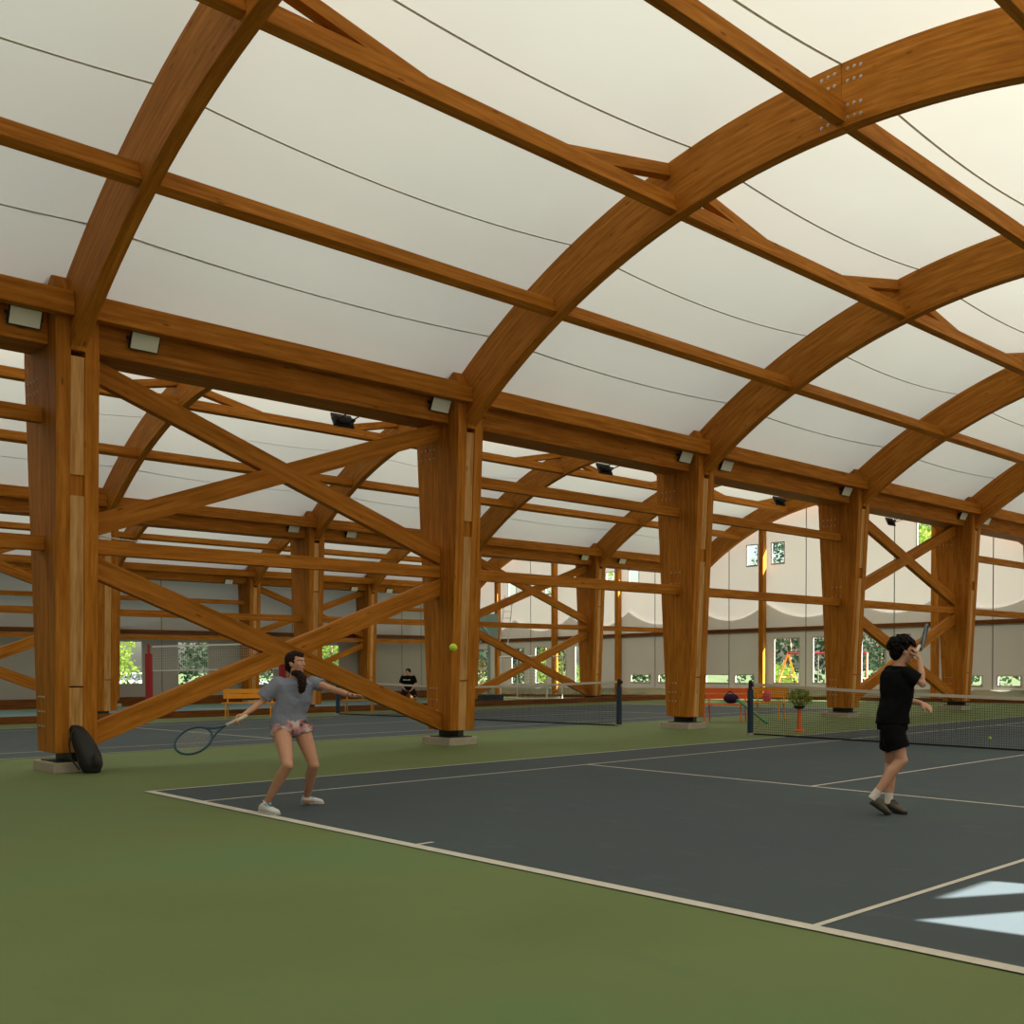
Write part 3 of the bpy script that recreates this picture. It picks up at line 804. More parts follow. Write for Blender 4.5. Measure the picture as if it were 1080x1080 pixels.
# upright seams of the gable cloth
k = 0
mb = MB()
for px in (769, 850, 943, 1047, 691, 623, 560):
    x = X(px, YF); h = hall_of(x); z1 = zo(h, x)
    mb.box(x-.02, x+.02, YF-.012, YF-.004, zf(x)+.15, z1)
trim(mb, 3, 'seam', 0)
mb = MB()
for yy in (10.9, 15.0, 21.2, 27.4, 28.6): mb.box(XL+.004, XL+.012, yy-.02, yy+.02, zf(XL)+.05, 6.3+zf(XL))
trim(mb, 4, 'seam', 0)
def flap(axis, fixed, cols_, z_of, zb_of, lo, hi_, idx):  # layer added outside the wall so the cloth shows darker scallops
    mb = MB()
    for a, b in zip(cols_[:-1], cols_[1:]):
        n = 14
        for i in range(n):
            t0, t1 = i/n, (i+1)/n; xa, xb = a+(b-a)*t0, a+(b-a)*t1
            za = z_of(xa)+lo+(hi_-lo)*(2*t0-1)**2; zb = z_of(xb)+lo+(hi_-lo)*(2*t1-1)**2
            P = [(xa, zb_of(xa)), (xb, zb_of(xb)), (xb, zb), (xa, za)]
            mb.add([((p, fixed, z) if axis == 'x' else (fixed, p, z)) for p, z in P], [(0, 1, 2, 3)])
    o = struct(mb.build(f'trim_{idx}', 'flap')); return o
flap('x', YF+.08, [XL+.2, -34.3, -29.6, -25.2, ROW[2], -16.4, -11.8, -7.6, ROW[1]], lambda x: 3.1+zf(x), lambda x: 3.0+zf(x)*.8, .55, 1.25, 5)
flap('y', XL-.08, [-9+S*i for i in range(7)], lambda y: 2.9, lambda y: 2.8, .12, .75, 6)
# kerbs
def kerb(pts, z, hgt, lab, w=.14, mat='darkwood'):
    mb = MB()
    for a, b in zip(pts[:-1], pts[1:]):
        mb.beam((a[0], a[1], zf(a[0])+z+hgt/2), (b[0], b[1], zf(b[0])+z+hgt/2), w, hgt)
    return tag(recentre(mb.build('timber_kerb', mat, None, bevel=.008)), lab, 'kerb')
kerb([(-20.05, -6), (-20.05, 31.1)], -.12, .32, 'long dark timber kerb at the foot of the middle column row')
kerb([(XL+.3, -6), (XL+.3, 31.0)], -.02, .42, 'long dark timber kerb at the foot of the far left wall')
kerb([(-38.4, YF-.52), (-20.7, YF-.52), (-12, YF-.52), (-4, YF-.52), (14.3, YF-.52)], -.02, .17, 'dark timber kerb along the foot of the gable wall')
# ground flap of the gable cloth, lifted and lit from outside
mb = MB(); n = 120
for i in range(n):
    xa = -38+50*i/n; xb = -38+50*(i+1)/n
    w = lambda x: .05*math.sin(x*5.1)+.04*math.sin(x*13.7)
    mb.add([(xa, YF+.02+w(xa)*.3, zf(xa)+.14), (xb, YF+.02+w(xb)*.3, zf(xb)+.14), (xb, YF-.16+w(xb), zf(xb)+.47), (xa, YF-.16+w(xa), zf(xa)+.47)], [(0, 1, 2, 3)])
struct(mb.build('trim_7', 'membrane', None, smooth=True))

# ------------------------------------------------------------------ floodlights and small fittings
def floodlight():
    r = empty('floodlight', (0, 0, 0))
    q = Quaternion((0, 1, 0), math.radians(28))       # looks down towards +x
    def T(mb):
        for p in mb.v: p.rotate(q)
        return mb
    T(MB().box(-.045, .0, -.19, .19, -.13, .13)).build('housing', 'black', r, bevel=.008)
    T(MB().box(0, .012, -.172, .172, -.112, .112)).build('lens', 'lens', r)
    mb = MB().box(-.10, -.02, -.205, -.195, -.02, .02).box(-.10, -.02, .195, .205, -.02, .02).box(-.11, -.10, -.205, .205, -.02, .02)
    T(mb).build('bracket', 'black', r)
    mb = T(MB().box(-.075, -.045, -.10, .10, -.08, .08)); mb.build('heat_sink', 'black', r, bevel=.01)
    return r
fl = None
def put_light(x, y, z, face, lab, grp):
    global fl
    if fl is None: fl = floodlight(); o = fl
    else: o = copy_tree(fl)
    o.location = (x, y, z); o.rotation_euler = (0, 0, 0 if face > 0 else PI)
    tag(o, lab, 'floodlight', grp)
xn = ROW[1]+.50
for y, lab in ((-.30, 'white-faced floodlight left of the leftmost near column'), (1.14, 'white-faced floodlight just right of the leftmost near column'), (5.92, 'white-faced floodlight left of the second near column'),
               (12.1, 'white-faced floodlight left of the third near column'), (13.45, 'white-faced floodlight just right of the third near column'), (18.2, 'white-faced floodlight left of the fourth near column'),
               (24.4, 'white-faced floodlight left of the fifth near column'), (25.9, 'white-faced floodlight right of the fifth near column')):
    put_light(xn, y, 5.96, 1, lab, 'floodlights facing the near court')
for y, lab in ((4.9, 'black floodlight back hanging left of the second near column'), (11.05, 'black floodlight back hanging left of the third near column'),
               (17.2, 'black floodlight back left of the fourth near column'), (22.6, 'black floodlight back left of the fifth near column')):
    put_light(ROW[1]-1.0, y, 5.72, -1, lab, 'floodlights facing the middle court')
    mb = None
for y, lab in ((11.9, 'small floodlight left of the second column of the middle row'), (13.9, 'small floodlight right of the second column of the middle row'),
               (24.2, 'small floodlight left of the fourth column of the middle row'), (26.3, 'small floodlight right of the fourth column of the middle row')):
    put_light(ROW[2]+.50, y, 5.96+zf(ROW[2]), 1, lab, 'floodlights on the middle row')
for y, lab in ((17.6, 'tiny floodlight left of the fourth column of the far row'), (24.0, 'tiny floodlight left of the fifth column of the far row'), (26.0, 'tiny floodlight right of the fifth column of the far row')):
    put_light(ROW[3]+.45, y, 5.75+zf(ROW[3]), 1, lab, 'floodlights on the far row')
# bracket arms so the black lights hang from the gutter beam
for o in [o for o in col.objects if o.type == 'EMPTY' and o.name.startswith('floodlight') and abs(o.location.x-(ROW[1]-1.0)) < .01]:
    mb = MB(); x, y, z = o.location
    mb2 = MB(); mb2.tube([V((-.06, -.12, .0)), V((-.62, -.12, .1)), V((-.62, -.12, .14))], .012, 6); mb2.tube([V((-.06, .12, .0)), V((-.62, .12, .1)), V((-.62, .12, .14))], .012, 6)
    b_ = mb2.build('arm', 'black', None); b_.parent = o
r = empty('sensor_box', (ROW[1]+.02, .72, 3.27), 'small white box on the tie beam right of the leftmost column', 'sensor')
MB().box(ROW[1]-.03, ROW[1]+.07, .66, .82, 3.205, 3.32).build('case', 'white', r, bevel=.008)
MB().tube([(ROW[1]+.085, .52, 3.27), (ROW[1]+.085, .60, 3.275), (ROW[1]+.085, .66, 3.26), (ROW[1]+.085, .82, 3.24), (ROW[1]+.085, 1.2, 3.215)], .006, 6).build('cable', 'white', r)

# ------------------------------------------------------------------ racket bag on the first column
base = on_floor(93, 816)
r = empty('racket_bag', base, 'black racket bag leaning on the foot of the leftmost column', 'bag')
ax_r = V((Rt.x, Rt.y, 0)).normalized(); ax_f = V((Fw.x, Fw.y, 0)).normalized()
mb = MB(); secs = []
db = depth_of(base)
for px, py, hw_, th in ((97, 815, .10, .10), (96, 806, .145, .14), (93.5, 796, .15, .15), (89, 785, .14, .14), (84.5, 775, .115, .12), (81, 768, .085, .10), (79, 764.5, .045, .07)):
    p = at(px, py, db+.10+(815-py)*.002)
    secs.append((p, hw_, th, ax_r, V((-.1, 0, 1)).cross(ax_r).normalized() if 0 else ax_f))
mb.loft(secs, 20); remeshed('bag_body', mb, 'bagblack', r, .012, 6)
mb = MB(); p = at(101, 803, db-.04); mb.ball(p, (.085, .05, .12)); remeshed('front_pocket', mb, 'bagblack', r, .01, 4)
mb = MB(); mb.tube([at(76, 770, db+.0), at(73, 785, db-.02), at(74.5, 800, db-.01), at(84, 812, db)], .012, 6); mb.build('strap', 'bagblack', r)

# ------------------------------------------------------------------ balls
def tball(p, lab):
    mb = MB(); mb.ball(p, .0335, n=20); o = mb.build('tennis_ball', 'ball', None, smooth=True); recentre(o)
    return tag(o, lab, 'ball')
tball(at(478, 683, 9.0), 'yellow-green tennis ball in flight in front of the second column')
pb = on_floor(1044, 781); pb.z += .0415; tball(pb, 'tennis ball lying on the court behind the net at the right')

# ------------------------------------------------------------------ benches, plant and bags by the third column
def bench(name, p0, p1, seat_c, back_c, leg_c, lab, back=.85, seatw=.34):
    """p0-p1: line of the front legs on the floor"""
    d = (p1-p0); L_ = d.length; d.normalize(); n = V((-d.y, d.x, 0)); 
    if n.dot(CAM-p0) > 0: n = -n                      # n points away from the camera = towards the back
    z = V((0, 0, 1)); r = empty(name, (p0+p1)/2, lab, 'bench')
    for i in (-1, 1):
        c = (p0+p1)/2+d*(i*(L_/2-.12))
        mb = MB(); mb.tube([c+z*.0, c+z*.42], .02, 8); mb.build('leg', leg_c, r)
        c2 = c+n*seatw
        mb = MB(); mb.tube([c2+n*.06, c2+z*.42, c2+n*.08+z*back], .02, 8); mb.build('leg', leg_c, r)
    for j in range(3):
        mb = MB(); o = n*(.0+seatw*(j+.5)/3)
        mb.beam(p0+o+z*.44, p1+o+z*.44, seatw/3-.015, .03); mb.build('seat_slat', seat_c, r)
    for j in range(2):
        mb = MB(); o = n*(seatw+.05); zz = back-.22+j*.15
        mb.beam(p0+o+z*zz, p1+o+z*zz, .025, .13); mb.build('back_slat', back_c, r)
    return r
def fl_d(x, d):            # a floor point seen at pixel column x, d metres out
    p = at(x, 750, d); p.z = zf(p.x); return p
b1 = bench('bench', fl_d(738, 26.6), fl_d(786, 26.2), 'orange', 'orange', 'orange', 'orange bench right beside the third near column')
b2 = bench('bench', fl_d(789, 27.6), fl_d(826, 27.2), 'yellow', 'yellow', 'yellow', 'yellow bench next to the orange one, behind the net post')
p = fl_d(770, 26.5); n_ = V((Fw.x, Fw.y, 0)).normalized()
r = empty('sports_bag', p+n_*.15+V((0, 0, .455)), 'dark purple sports bag lying on the orange bench', 'bag')
c = p+n_*.15+V((0, 0, .58)); mb = MB(); mb.ball(c, (.20, .13, .125)); mb.ball(c+ax_r*.08, (.14, .13, .115)); remeshed('bag_body', mb, 'purple', r, .015, 4)
MB().tube([c+ax_r*-.12+V((0, 0, .09)), c+V((0, 0, .19)), c+ax_r*.12+V((0, 0, .09))], .012, 6).build('handle', 'purple', r)
p = fl_d(809, 27.4); c = p+n_*.16+V((0, 0, .60))
r = empty('backpack', c-V((0, 0, .145)), 'pink and red backpack standing on the yellow bench', 'bag')
mb = MB(); mb.ball(c, (.14, .11, .145)); mb.ball(c+V((.04, -.03, .05)), (.11, .1, .12)); remeshed('bag_body', mb, 'pink', r, .015, 4)
MB().tube([c+V((-.03, 0, .15)), c+V((0, 0, .22)), c+V((.03, 0, .15))], .01, 6).build('handle', 'pink', r)
mb = MB(); a = fl_d(809, 25.6)+V((0, 0, .03)); b = at(778, 738, 26.2); mb.beam(a, b, .10, .04); o = tag(recentre(mb.build('green_plank', 'greenp', None, bevel=.005)), 'green plank leaning against the bench, behind the net post', 'plank')
# plant on an orange stand
p = fl_d(843, 22.8); z = V((0, 0, 1))
r = empty('potted_plant', p, 'leafy plant on an orange pedestal behind the net', 'plant')
MB().tube([p, p+z*.04, p+z*.06, p+z*.5], [.11, .11, .05, .045], 12).build('pedestal', 'orange', r, smooth=False)
MB().tube([p+z*.5, p+z*.56], [.09, .14], 14).build('pot', 'black', r)
mb = MB()
for i in range(520):
    a = random.uniform(0, 2*PI); e = random.uniform(-1, 1); q = random.uniform(.55, 1)
    c = p+z*.74+V((math.cos(a)*math.sqrt(1-e*e)*.27*q, math.sin(a)*math.sqrt(1-e*e)*.27*q, e*.19*q))
    t = V((random.gauss(0, 1), random.gauss(0, 1), random.gauss(0, 1))).normalized(); s_ = t.orthogonal().normalized()
    mb.add([c, c+t*.03+s_*.014, c+t*.06, c+t*.03-s_*.014], [(0, 1, 2, 3)])
mb.build('foliage', 'leafpot', r)
mb = MB()
for i in range(7):
    a = i*.9; mb.tube([p+z*.55, p+z*.66+V((math.cos(a)*.06, math.sin(a)*.06, 0)), p+z*.78+V((math.cos(a)*.15, math.sin(a)*.15, 0))], .006, 5)
mb.build('stem', 'bark', r)
# benches of the middle hall
bench('bench', fl_d(233, 31.0), fl_d(290, 31.4), 'yellow', 'yellow', 'yellow', 'yellow bench in the middle hall, left of the girl')
bench('bench', fl_d(360, 33.4), fl_d(396, 33.6), 'yellow', 'yellow', 'yellow', 'yellow bench in the middle hall, under the left hand of the girl')
# fixed dark cross post objects: volleyball net
def vball():
    A = at(157, 700, 40.5); B = at(298, 700, 38.0)
    zA, zB = zf(A.x), zf(B.x)
    for P_, zz, lb in ((A, zA, 'red padded volleyball post at the left, by the bright window'), (B, zB, 'red padded volleyball post seen behind the head of the girl')):
        r = empty('volleyball_post', (P_.x, P_.y, zz), lb, 'post')
        MB().tube([(P_.x, P_.y, zz+.02), (P_.x, P_.y, zz+2.5)], .05, 10).build('pole', 'red', r)
        MB().tube([(P_.x, P_.y, zz+.25), (P_.x, P_.y, zz+2.15)], .13, 14).build('padding', 'red', r)
        MB().box(P_.x-.3, P_.x+.3, P_.y-.3, P_.y+.3, zz+.012, zz+.04).build('foot', 'black', r, bevel=.01)
    r = empty('volleyball_net', ((A.x+B.x)/2, (A.y+B.y)/2, (zA+zB)/2), 'white volleyball net strung between the two red posts', 'net')
    A_ = V((A.x, A.y, zA)); B_ = V((B.x, B.y, zB)); d = B_-A_
    for a, b, nm in ((2.38, 2.44, 'head_tape'), (1.48, 1.52, 'bottom_tape')):
        mb = MB(); mb.beam(A_+V((0, 0, (a+b)/2))+d*.03, B_+V((0, 0, (a+b)/2))-d*.03, .01, b-a); mb.build(nm, 'white', r)
    mb = MB()
    for i in range(61):
        p = A_+d*(.03+.94*i/60); mb.tube([p+V((0, 0, 1.5)), p+V((0, 0, 2.4))], .004, 3, False)
    for j in range(1, 9): mb.tube([A_+d*.03+V((0, 0, 1.5+.1*j)), B_-d*.03+V((0, 0, 1.5+.1*j))], .004, 3, False)
    mb.build('netting', 'whitenet', r)
vball()
# goal frame
def goal():
    p0 = fl_d(528, 48.5); p1 = fl_d(577, 47.5); q1 = fl_d(593, 49.5); q0 = p0+(q1-p1); z = V((0, 0, 1)); H = 2.0
    q0.z = p0.z; q1.z = p1.z
    r = empty('goal_frame', (p0+p1)/2, 'white goal frame in the far hall, behind the net of the middle court', 'goal')
    for p in (p0, p1): MB().tube([p, p+z*H], .045, 8).build('upright', 'white', r)
    MB().tube([p0+z*H, p1+z*H], .045, 8).build('crossbar', 'white', r)
    for p, q in ((p0, q0), (p1, q1)):
        MB().tube([p+z*.03, q+z*.03, q+z*H, p+z*H], .028, 6).build('side_frame', 'white', r)
    MB().tube([q0+z*.03, q1+z*.03], .028, 6).build('back_bar', 'white', r); MB().tube([q0+z*H, q1+z*H], .028, 6).build('back_bar', 'white', r)
    mb = MB()
    for i in range(1, 16):
        a = q0+(q1-q0)*i/16; mb.tube([a+z*.03, a+z*H], .004, 3, False)
    for j in range(1, 14): mb.tube([q0+z*(H*j/14), q1+z*(H*j/14)], .004, 3, False)
    for j in range(1, 14): mb.tube([p1+z*(H*j/14), q1+z*(H*j/14)], .004, 3, False)
    mb.build('netting', 'whitenet', r)
goal()
# basketball stand
def hoop():
    p = fl_d(516, 46); z = V((0, 0, 1)); r = empty('basketball_stand', p, 'basketball stand in the far hall, right of the second near column', 'basketball stand')
    MB().box(p.x-.5, p.x+.5, p.y-.4, p.y+.4, p.z+.012, p.z+.35).build('base', 'black', r, bevel=.03)
    MB().tube([p+z*.35, p+z*3.0, p+z*3.5+ax_r*-.5], .07, 10).build('pole', 'board', r)
    c = p+z*3.3-ax_r*.35
    MB().beam(c-ax_r*.75, c+ax_r*.75, .04, 1.05).build('backboard', 'board', r)
    k = c-ax_f*.42-z*.32; R_ = [k+ax_r*(.225*math.cos(t*PI/10))+ax_f*(.225*math.sin(t*PI/10)) for t in range(21)]
    MB().tube(R_, .012, 6).build('rim', 'orange', r)
    mb = MB()
    for i in range(12):
        t = i*PI/6; a = k+ax_r*(.22*math.cos(t))+ax_f*(.22*math.sin(t)); b = k+ax_r*(.12*math.cos(t+.4))+ax_f*(.12*math.sin(t+.4))-z*.42; mb.tube([a, b], .006, 4)
    mb.build('basket_net', 'whitenet', r)
    a = p+ax_r*.45
    mb = MB(); mb.tube([a+z*2.4, a+z*4.6+ax_r*.25], .02, 6); mb.tube([a+z*2.4+ax_r*.35, a+z*4.6+ax_r*.6], .02, 6)
    for i in range(8):
        t = i/7.; mb.tube([a+z*(2.5+2*t)+ax_r*(.25*t), a+z*(2.5+2*t)+ax_r*(.35+.25*t)], .014, 6)
    mb.build('ladder', 'white', r)
hoop()

# ------------------------------------------------------------------ outside: trees, swing, cars
def tree(x, y, h, rad, lab, leaf='leaf', trunk='bark', n=1500, tr=.14, low=.3):
    z = zf(max(-40, min(x, 10)))-.06; r = empty('tree', (x, y, z), lab, 'tree', 'trees outside the tent')
    MB().tube([(x, y, z), (x+.1, y, z+h*.3), (x-.05, y+.1, z+h*.7)], [tr, tr*.8, tr*.45], 10).build('trunk', trunk, r, smooth=True)
    mb = MB()
    cl = [(V((random.uniform(-1, 1)*rad*.6, random.uniform(-1, 1)*rad*.6, h*random.uniform(low, 1))), rad*random.uniform(.35, .6)) for _ in range(9)]
    for i in range(n):
        c, q = random.choice(cl); d = V((random.gauss(0, 1), random.gauss(0, 1), random.gauss(0, 1))).normalized()*q*random.uniform(.6, 1)
        c = V((x, y, z))+c+d; 
        if c.z < z+.15: c.z = z+.15
        if -39.4 < c.x < 15.2 and -12.8 < c.y < 32.1: continue
        t = V((random.gauss(0, 1), random.gauss(0, 1), random.gauss(0, 1))).normalized(); s_ = t.orthogonal().normalized(); k = random.uniform(.07, .15)
        mb.add([c, c+t*k+s_*k*.55, c+t*k*2, c+t*k-s_*k*.55], [(0, 1, 2, 3)])
    mb.build('foliage', leaf, r)
    return r
tree(-47, 14.6, 5, 2.4, 'bright green tree outside the leftmost window', n=2600)
tree(-46, 20.5, 5.5, 2.6, 'pale-trunked tree outside the second left window', 'leafdark', 'birch', tr=.12)
tree(-43.5, 19.0, 4.5, .9, 'slim birch just outside the second left window', 'leaf', 'birch', n=500, tr=.13, low=.55)
tree(-45, 26.5, 4.8, 2.3, 'tree outside the window behind the girl', n=2200)
tree(-46, 33.5, 5.4, 2.6, 'tree beyond the far left corner of the tent', n=1800)
def TX(px, y): return X(px, y)
tree(TX(575, 42), 42, 6.5, 2.6, 'tree outside the gable, behind the goal frame', n=2400, low=.2)
tree(TX(548, 40), 40, 5.5, 2.2, 'dark tree outside the gable, left of the goal frame', 'leafdark', n=2400, low=.2)
tree(TX(612, 44), 44, 6.5, 2.0, 'sunny tree outside the gable, right of the goal frame', n=1800, low=.15)
tree(TX(832, 47), 47, 8.5, 2.6, 'dark conifer outside the window with the swing set', 'leafdark', n=3000, low=.15)
tree(TX(822, 39.5), 39.5, 1.5, .8, 'yellow-green bush at the foot of the swing set', n=700, low=.1)
tree(TX(928, 46), 46, 8, 3.2, 'dark tree outside behind the man', 'leafdark', n=3000, low=.12)
tree(TX(873, 38.5), 38.5, 7, .7, 'pale trunk outside, left of the fourth near column', 'leaf', 'birch', n=300, tr=.20, low=.7)
tree(TX(976, 41), 41, 9.5, 2.4, 'sunny tree outside the high gable window', n=2600, low=.5)
tree(TX(805, 50), 50, 14, 3.6, 'tall dark tree seen through the two small high windows', 'leafdark', n=3400, low=.4)
tree(TX(645, 52), 52, 13, 4, 'tall tree far behind the gable, left of the third near column', n=2600, low=.4)
def hedge(x0, x1, y0, y1, h, lab):
    zz = zf(max(-40, min((x0+x1)/2, 10)))-.06; mb = MB()
    for i in range(int(900*max(x1-x0, y1-y0)/6)):
        c = V((random.uniform(x0, x1), random.uniform(y0, y1), zz+h*random.random()**.8)); c.z += .3*math.sin(c.x*1.7+c.y)
        t = V((random.gauss(0, 1), random.gauss(0, 1), random.gauss(0, 1))).normalized(); s_ = t.orthogonal().normalized(); k = random.uniform(.10, .20)
        mb.add([c, c+t*k+s_*k*.55, c+t*k*2, c+t*k-s_*k*.55], [(0, 1, 2, 3)])
    return tag(recentre(mb.build('hedge', 'leafdark', None)), lab, 'hedge')
hedge(-56, -44, 42.5, 43.8, 3.0, 'dark hedge outside the gable, behind the goal frame')
hedge(-43, -33, 44.5, 45.8, 3.0, 'dark hedge outside the gable, right of the goal frame')
hedge(-30, -21, 44, 45.2, 3.4, 'dark hedge behind the swing set')
hedge(-20.5, -10, 43, 44.2, 3.4, 'dark hedge outside the gable, behind the man')
hedge(-48.6, -47.6, 19.5, 24.5, 2.6, 'dark hedge outside the second left window')
def swing():
    c = V((X(831, 37.5), 37.5, -.25)); z = V((0, 0, 1)); d = V((1, .15, 0)).normalized(); n = V((-d.y, d.x, 0))
    r = empty('swing_set', c, 'orange and yellow swing frame outside the gable window', 'swing')
    W, H = 4.4, 2.15
    for i, s_ in enumerate((0, 1)):
        a = c+d*(W*s_); top = a+z*H
        for q in (-1, 1): MB().tube([a+n*(.75*q)+d*(.35*q if i == 0 else -.35*q), top], .045, 8).build('leg', ['orange', 'yellow'][int(q > 0)], r)
        MB().tube([a+n*.4+z*.95+d*.18, a-n*.4+z*.95-d*.18], .03, 6).build('stay', 'orange', r)
    MB().tube([c+z*H, c+d*W+z*H], .05, 8).build('top_bar', 'red', r)
    for t in (.35, .65):
        mb = MB()
        for e in (-.2, .2): mb.tube([c+d*(W*t+e)+z*H, c+d*(W*t+e)+z*.5], .01, 5)
        mb.build('chain', 'steel', r); MB().beam(c+d*(W*t-.24)+z*.48, c+d*(W*t+.24)+z*.48, .2, .04).build('seat', 'black', r)
swing()
def car(x, y, rz, mat, lab):
    z = zf(max(-40, min(x, 10)))-.06; r = empty('car', (x, y, z), lab, 'car')
    q = Matrix.Rotation(rz, 3, 'Z')
    def T(mb):
        for i, p in enumerate(mb.v): mb.v[i] = q @ p + V((x, y, z))
        return mb
    prof = [(-2.1, .35), (-2.15, .75), (-1.9, .95), (-1.2, 1.0), (-.75, 1.42), (.75, 1.45), (1.4, 1.02), (2.1, .85), (2.15, .4)]
    T(MB().prism(prof, -.85, .85)).build('body', mat, r, bevel=.08)
    for sx in (-1.3, 1.3):
        for sy in (-.88, .70): T(MB().tube([(sx, sy, .32), (sx, sy+.18, .32)], .32, 18)).build('wheel', 'black', r)
    T(MB().prism([(-1.02, 1.03), (-.68, 1.36), (.68, 1.38), (1.2, 1.04)], -.86, .86)).build('window_glass', 'cargrey', r)
car(-50.5, 17.5, 1.4, 'carpaint', 'white car parked outside beyond the leftmost window')
car(-50, 22.8, 1.5, 'cargrey', 'grey car parked outside beyond the second left window')

# ------------------------------------------------------------------ rackets
def racket(name, hand, tipdir, normal, lab, L_=.685, over=.0):
    """hand: where the hand grips; tipdir: from butt to tip; normal: string plane normal"""
    t = V(tipdir).normalized(); n = V(normal); n = (n-t*n.dot(t)).normalized(); s_ = n.cross(t)
    o = V(hand)-t*.08
    r = empty(name, o, lab, 'racket')
    P = lambda a, b: o+t*a+s_*b
    mb = MB(); mb.limb([P(.0, 0), P(.19, 0)], [.0165, .0155]); mb.build('grip', 'grip', r, smooth=True)
    hc, ha, hb = .515, .170, .130
    H = [P(hc+ha*math.cos(k*PI/20), hb*math.sin(k*PI/20)) for k in range(41)]
    MB().tube(H, .0115, 8, False).build('hoop', 'racket', r, smooth=True)
    mb = MB(); mb.tube([P(.19, 0), P(.25, .0)], .014, 8)
    for q in (-1, 1): mb.tube([P(.24, .008*q), P(.30, .028*q), P(.36, .062*q), P(.405, .098*q)], .0105, 8)
    mb.build('throat', 'racket', r, smooth=True)
    mb = MB()
    for i in range(-7, 8):
        b = i*.0165; w = ha*math.sqrt(1-(b/hb)**2); mb.tube([P(hc-w, b), P(hc+w, b)], .0011, 4, False)
    for i in range(-9, 10):
        a = i*.0175; w = hb*math.sqrt(1-(a/ha)**2); mb.tube([P(hc+a, -w), P(hc+a, w)], .0011, 4, False)
    mb.build('strings', 'string', r)
    return r

# ------------------------------------------------------------------ people
def frame(f, up):
    f = V(f).normalized(); up = V(up); up = (up-f*up.dot(f)).normalized(); return f, up, f.cross(up)
def hand(mb, wrist, fdir, pn, side, curl=.3, s=1., spread=1., thumb=.6):
    """fdir: wrist to knuckles; pn: palm normal (out of the palm); side: +1 thumb on f x pn side"""
    f = V(fdir).normalized(); pn = V(pn); pn = (pn-f*pn.dot(f)).normalized(); w = f.cross(pn)*side
    c = V(wrist)
    R_ = []
    for a, hw_, ht_ in ((0, .024, .019), (.03, .034, .018), (.06, .040, .016), (.086, .039, .013)):
        R_.append((c+f*(a*s), hw_*s, ht_*s, w, pn))
    mb.loft(R_, 14)
    for i, (ln, off) in enumerate(((.070, .031), (.078, .0105), (.073, -.0105), (.056, -.030))):
        p = c+f*(.082*s)+w*(off*s); d = (f+w*(off*3*spread)).normalized(); pts = [p]; rad = [.0095*s]
        for j, q in enumerate((.45, .31, .24)):
            ang = curl*(j+.6); dd = (d*math.cos(ang)+pn*math.sin(ang)).normalized()
            p = p+dd*(ln*q*s); pts.append(p); rad.append((.009-.0008*j)*s)
        mb.limb(pts, rad, 8)
    p = c+f*(.022*s)+w*(.026*s); pts = [p]
    d = (f*.75+w*.75+pn*.25).normalized(); p2 = p+d*(.042*s); d2 = (f*.9+w*.25+pn*thumb).normalized(); p3 = p2+d2*(.03*s); p4 = p3+(d2+pn*.3).normalized()*(.024*s)
    mb.limb([p, p2, p3, p4], [.014*s, .0115*s, .0105*s, .009*s], 8)
def head(mb, c, f, up, s=1.):
    """c: centre of the skull; head 0.23 m tall"""
    f, up, sd = frame(f, up); rot = Matrix((f, sd, up)).transposed()
    B = lambda a, b, h_, r_: mb.ball(c+(f*a+sd*b+up*h_)*s, [q*s for q in r_], rot, 18)
    B(-.012, 0, .030, (.094, .073, .088))                 # cranium
    B(.022, 0, -.020, (.062, .058, .078))                 # face
    B(.038, 0, -.072, (.040, .038, .034))                 # jaw
    B(.062, 0, -.093, (.020, .020, .017))                 # chin
    B(.070, 0, .038, (.022, .042, .016))                  # brow
    mb.limb([c+(f*.080+up*.026)*s, c+(f*.094+up*.0)*s, c+(f*.104-up*.018)*s], [.008*s, .0105*s, .013*s], 8)   # nose
    B(.086, .009, -.022, (.011, .008, .007)); B(.086, -.009, -.022, (.011, .008, .007))
    B(.079, 0, -.045, (.013, .022, .007)); B(.077, 0, -.057, (.012, .019, .007))       # lips
    for q in (-1, 1):
        B(.055, .032*q, -.012, (.026, .022, .024))        # cheeks
        B(-.006, .072*q, -.008, (.020, .008, .031))       # ears
        B(-.010, .076*q, .004, (.014, .007, .016))
    return f, up, sd
def face_parts(root, c, f, up, sd, s=1.):
    for q in (-1, 1):
        mb = MB(); e = c+(f*.0745+sd*(.029*q)+up*.010)*s; mb.ball(e, .0095*s); o = mb.build('eye', 'eye', root, smooth=True)
        mb = MB(); mb.ball(e+(f*.0052)*s, .0062*s); mb.build('iris', 'iris', o, smooth=True)
        mb = MB(); b0 = c+up*.028*s+f*.085*s; mb.limb([b0+sd*(.012*q*s), b0+sd*(.030*q*s)+up*.006*s-f*.006*s, b0+sd*(.046*q*s)-f*.022*s], [.003*s]*3, 6); mb.build('eyebrow', 'hair2', root)
    mb = MB(); mb.limb([c+(f*.089-up*.0515+sd*.018)*s, c+(f*.0925-up*.0505)*s, c+(f*.089-up*.0515-sd*.018)*s], [.0035*s]*3, 6); mb.build('lips', 'lip', root, smooth=True)
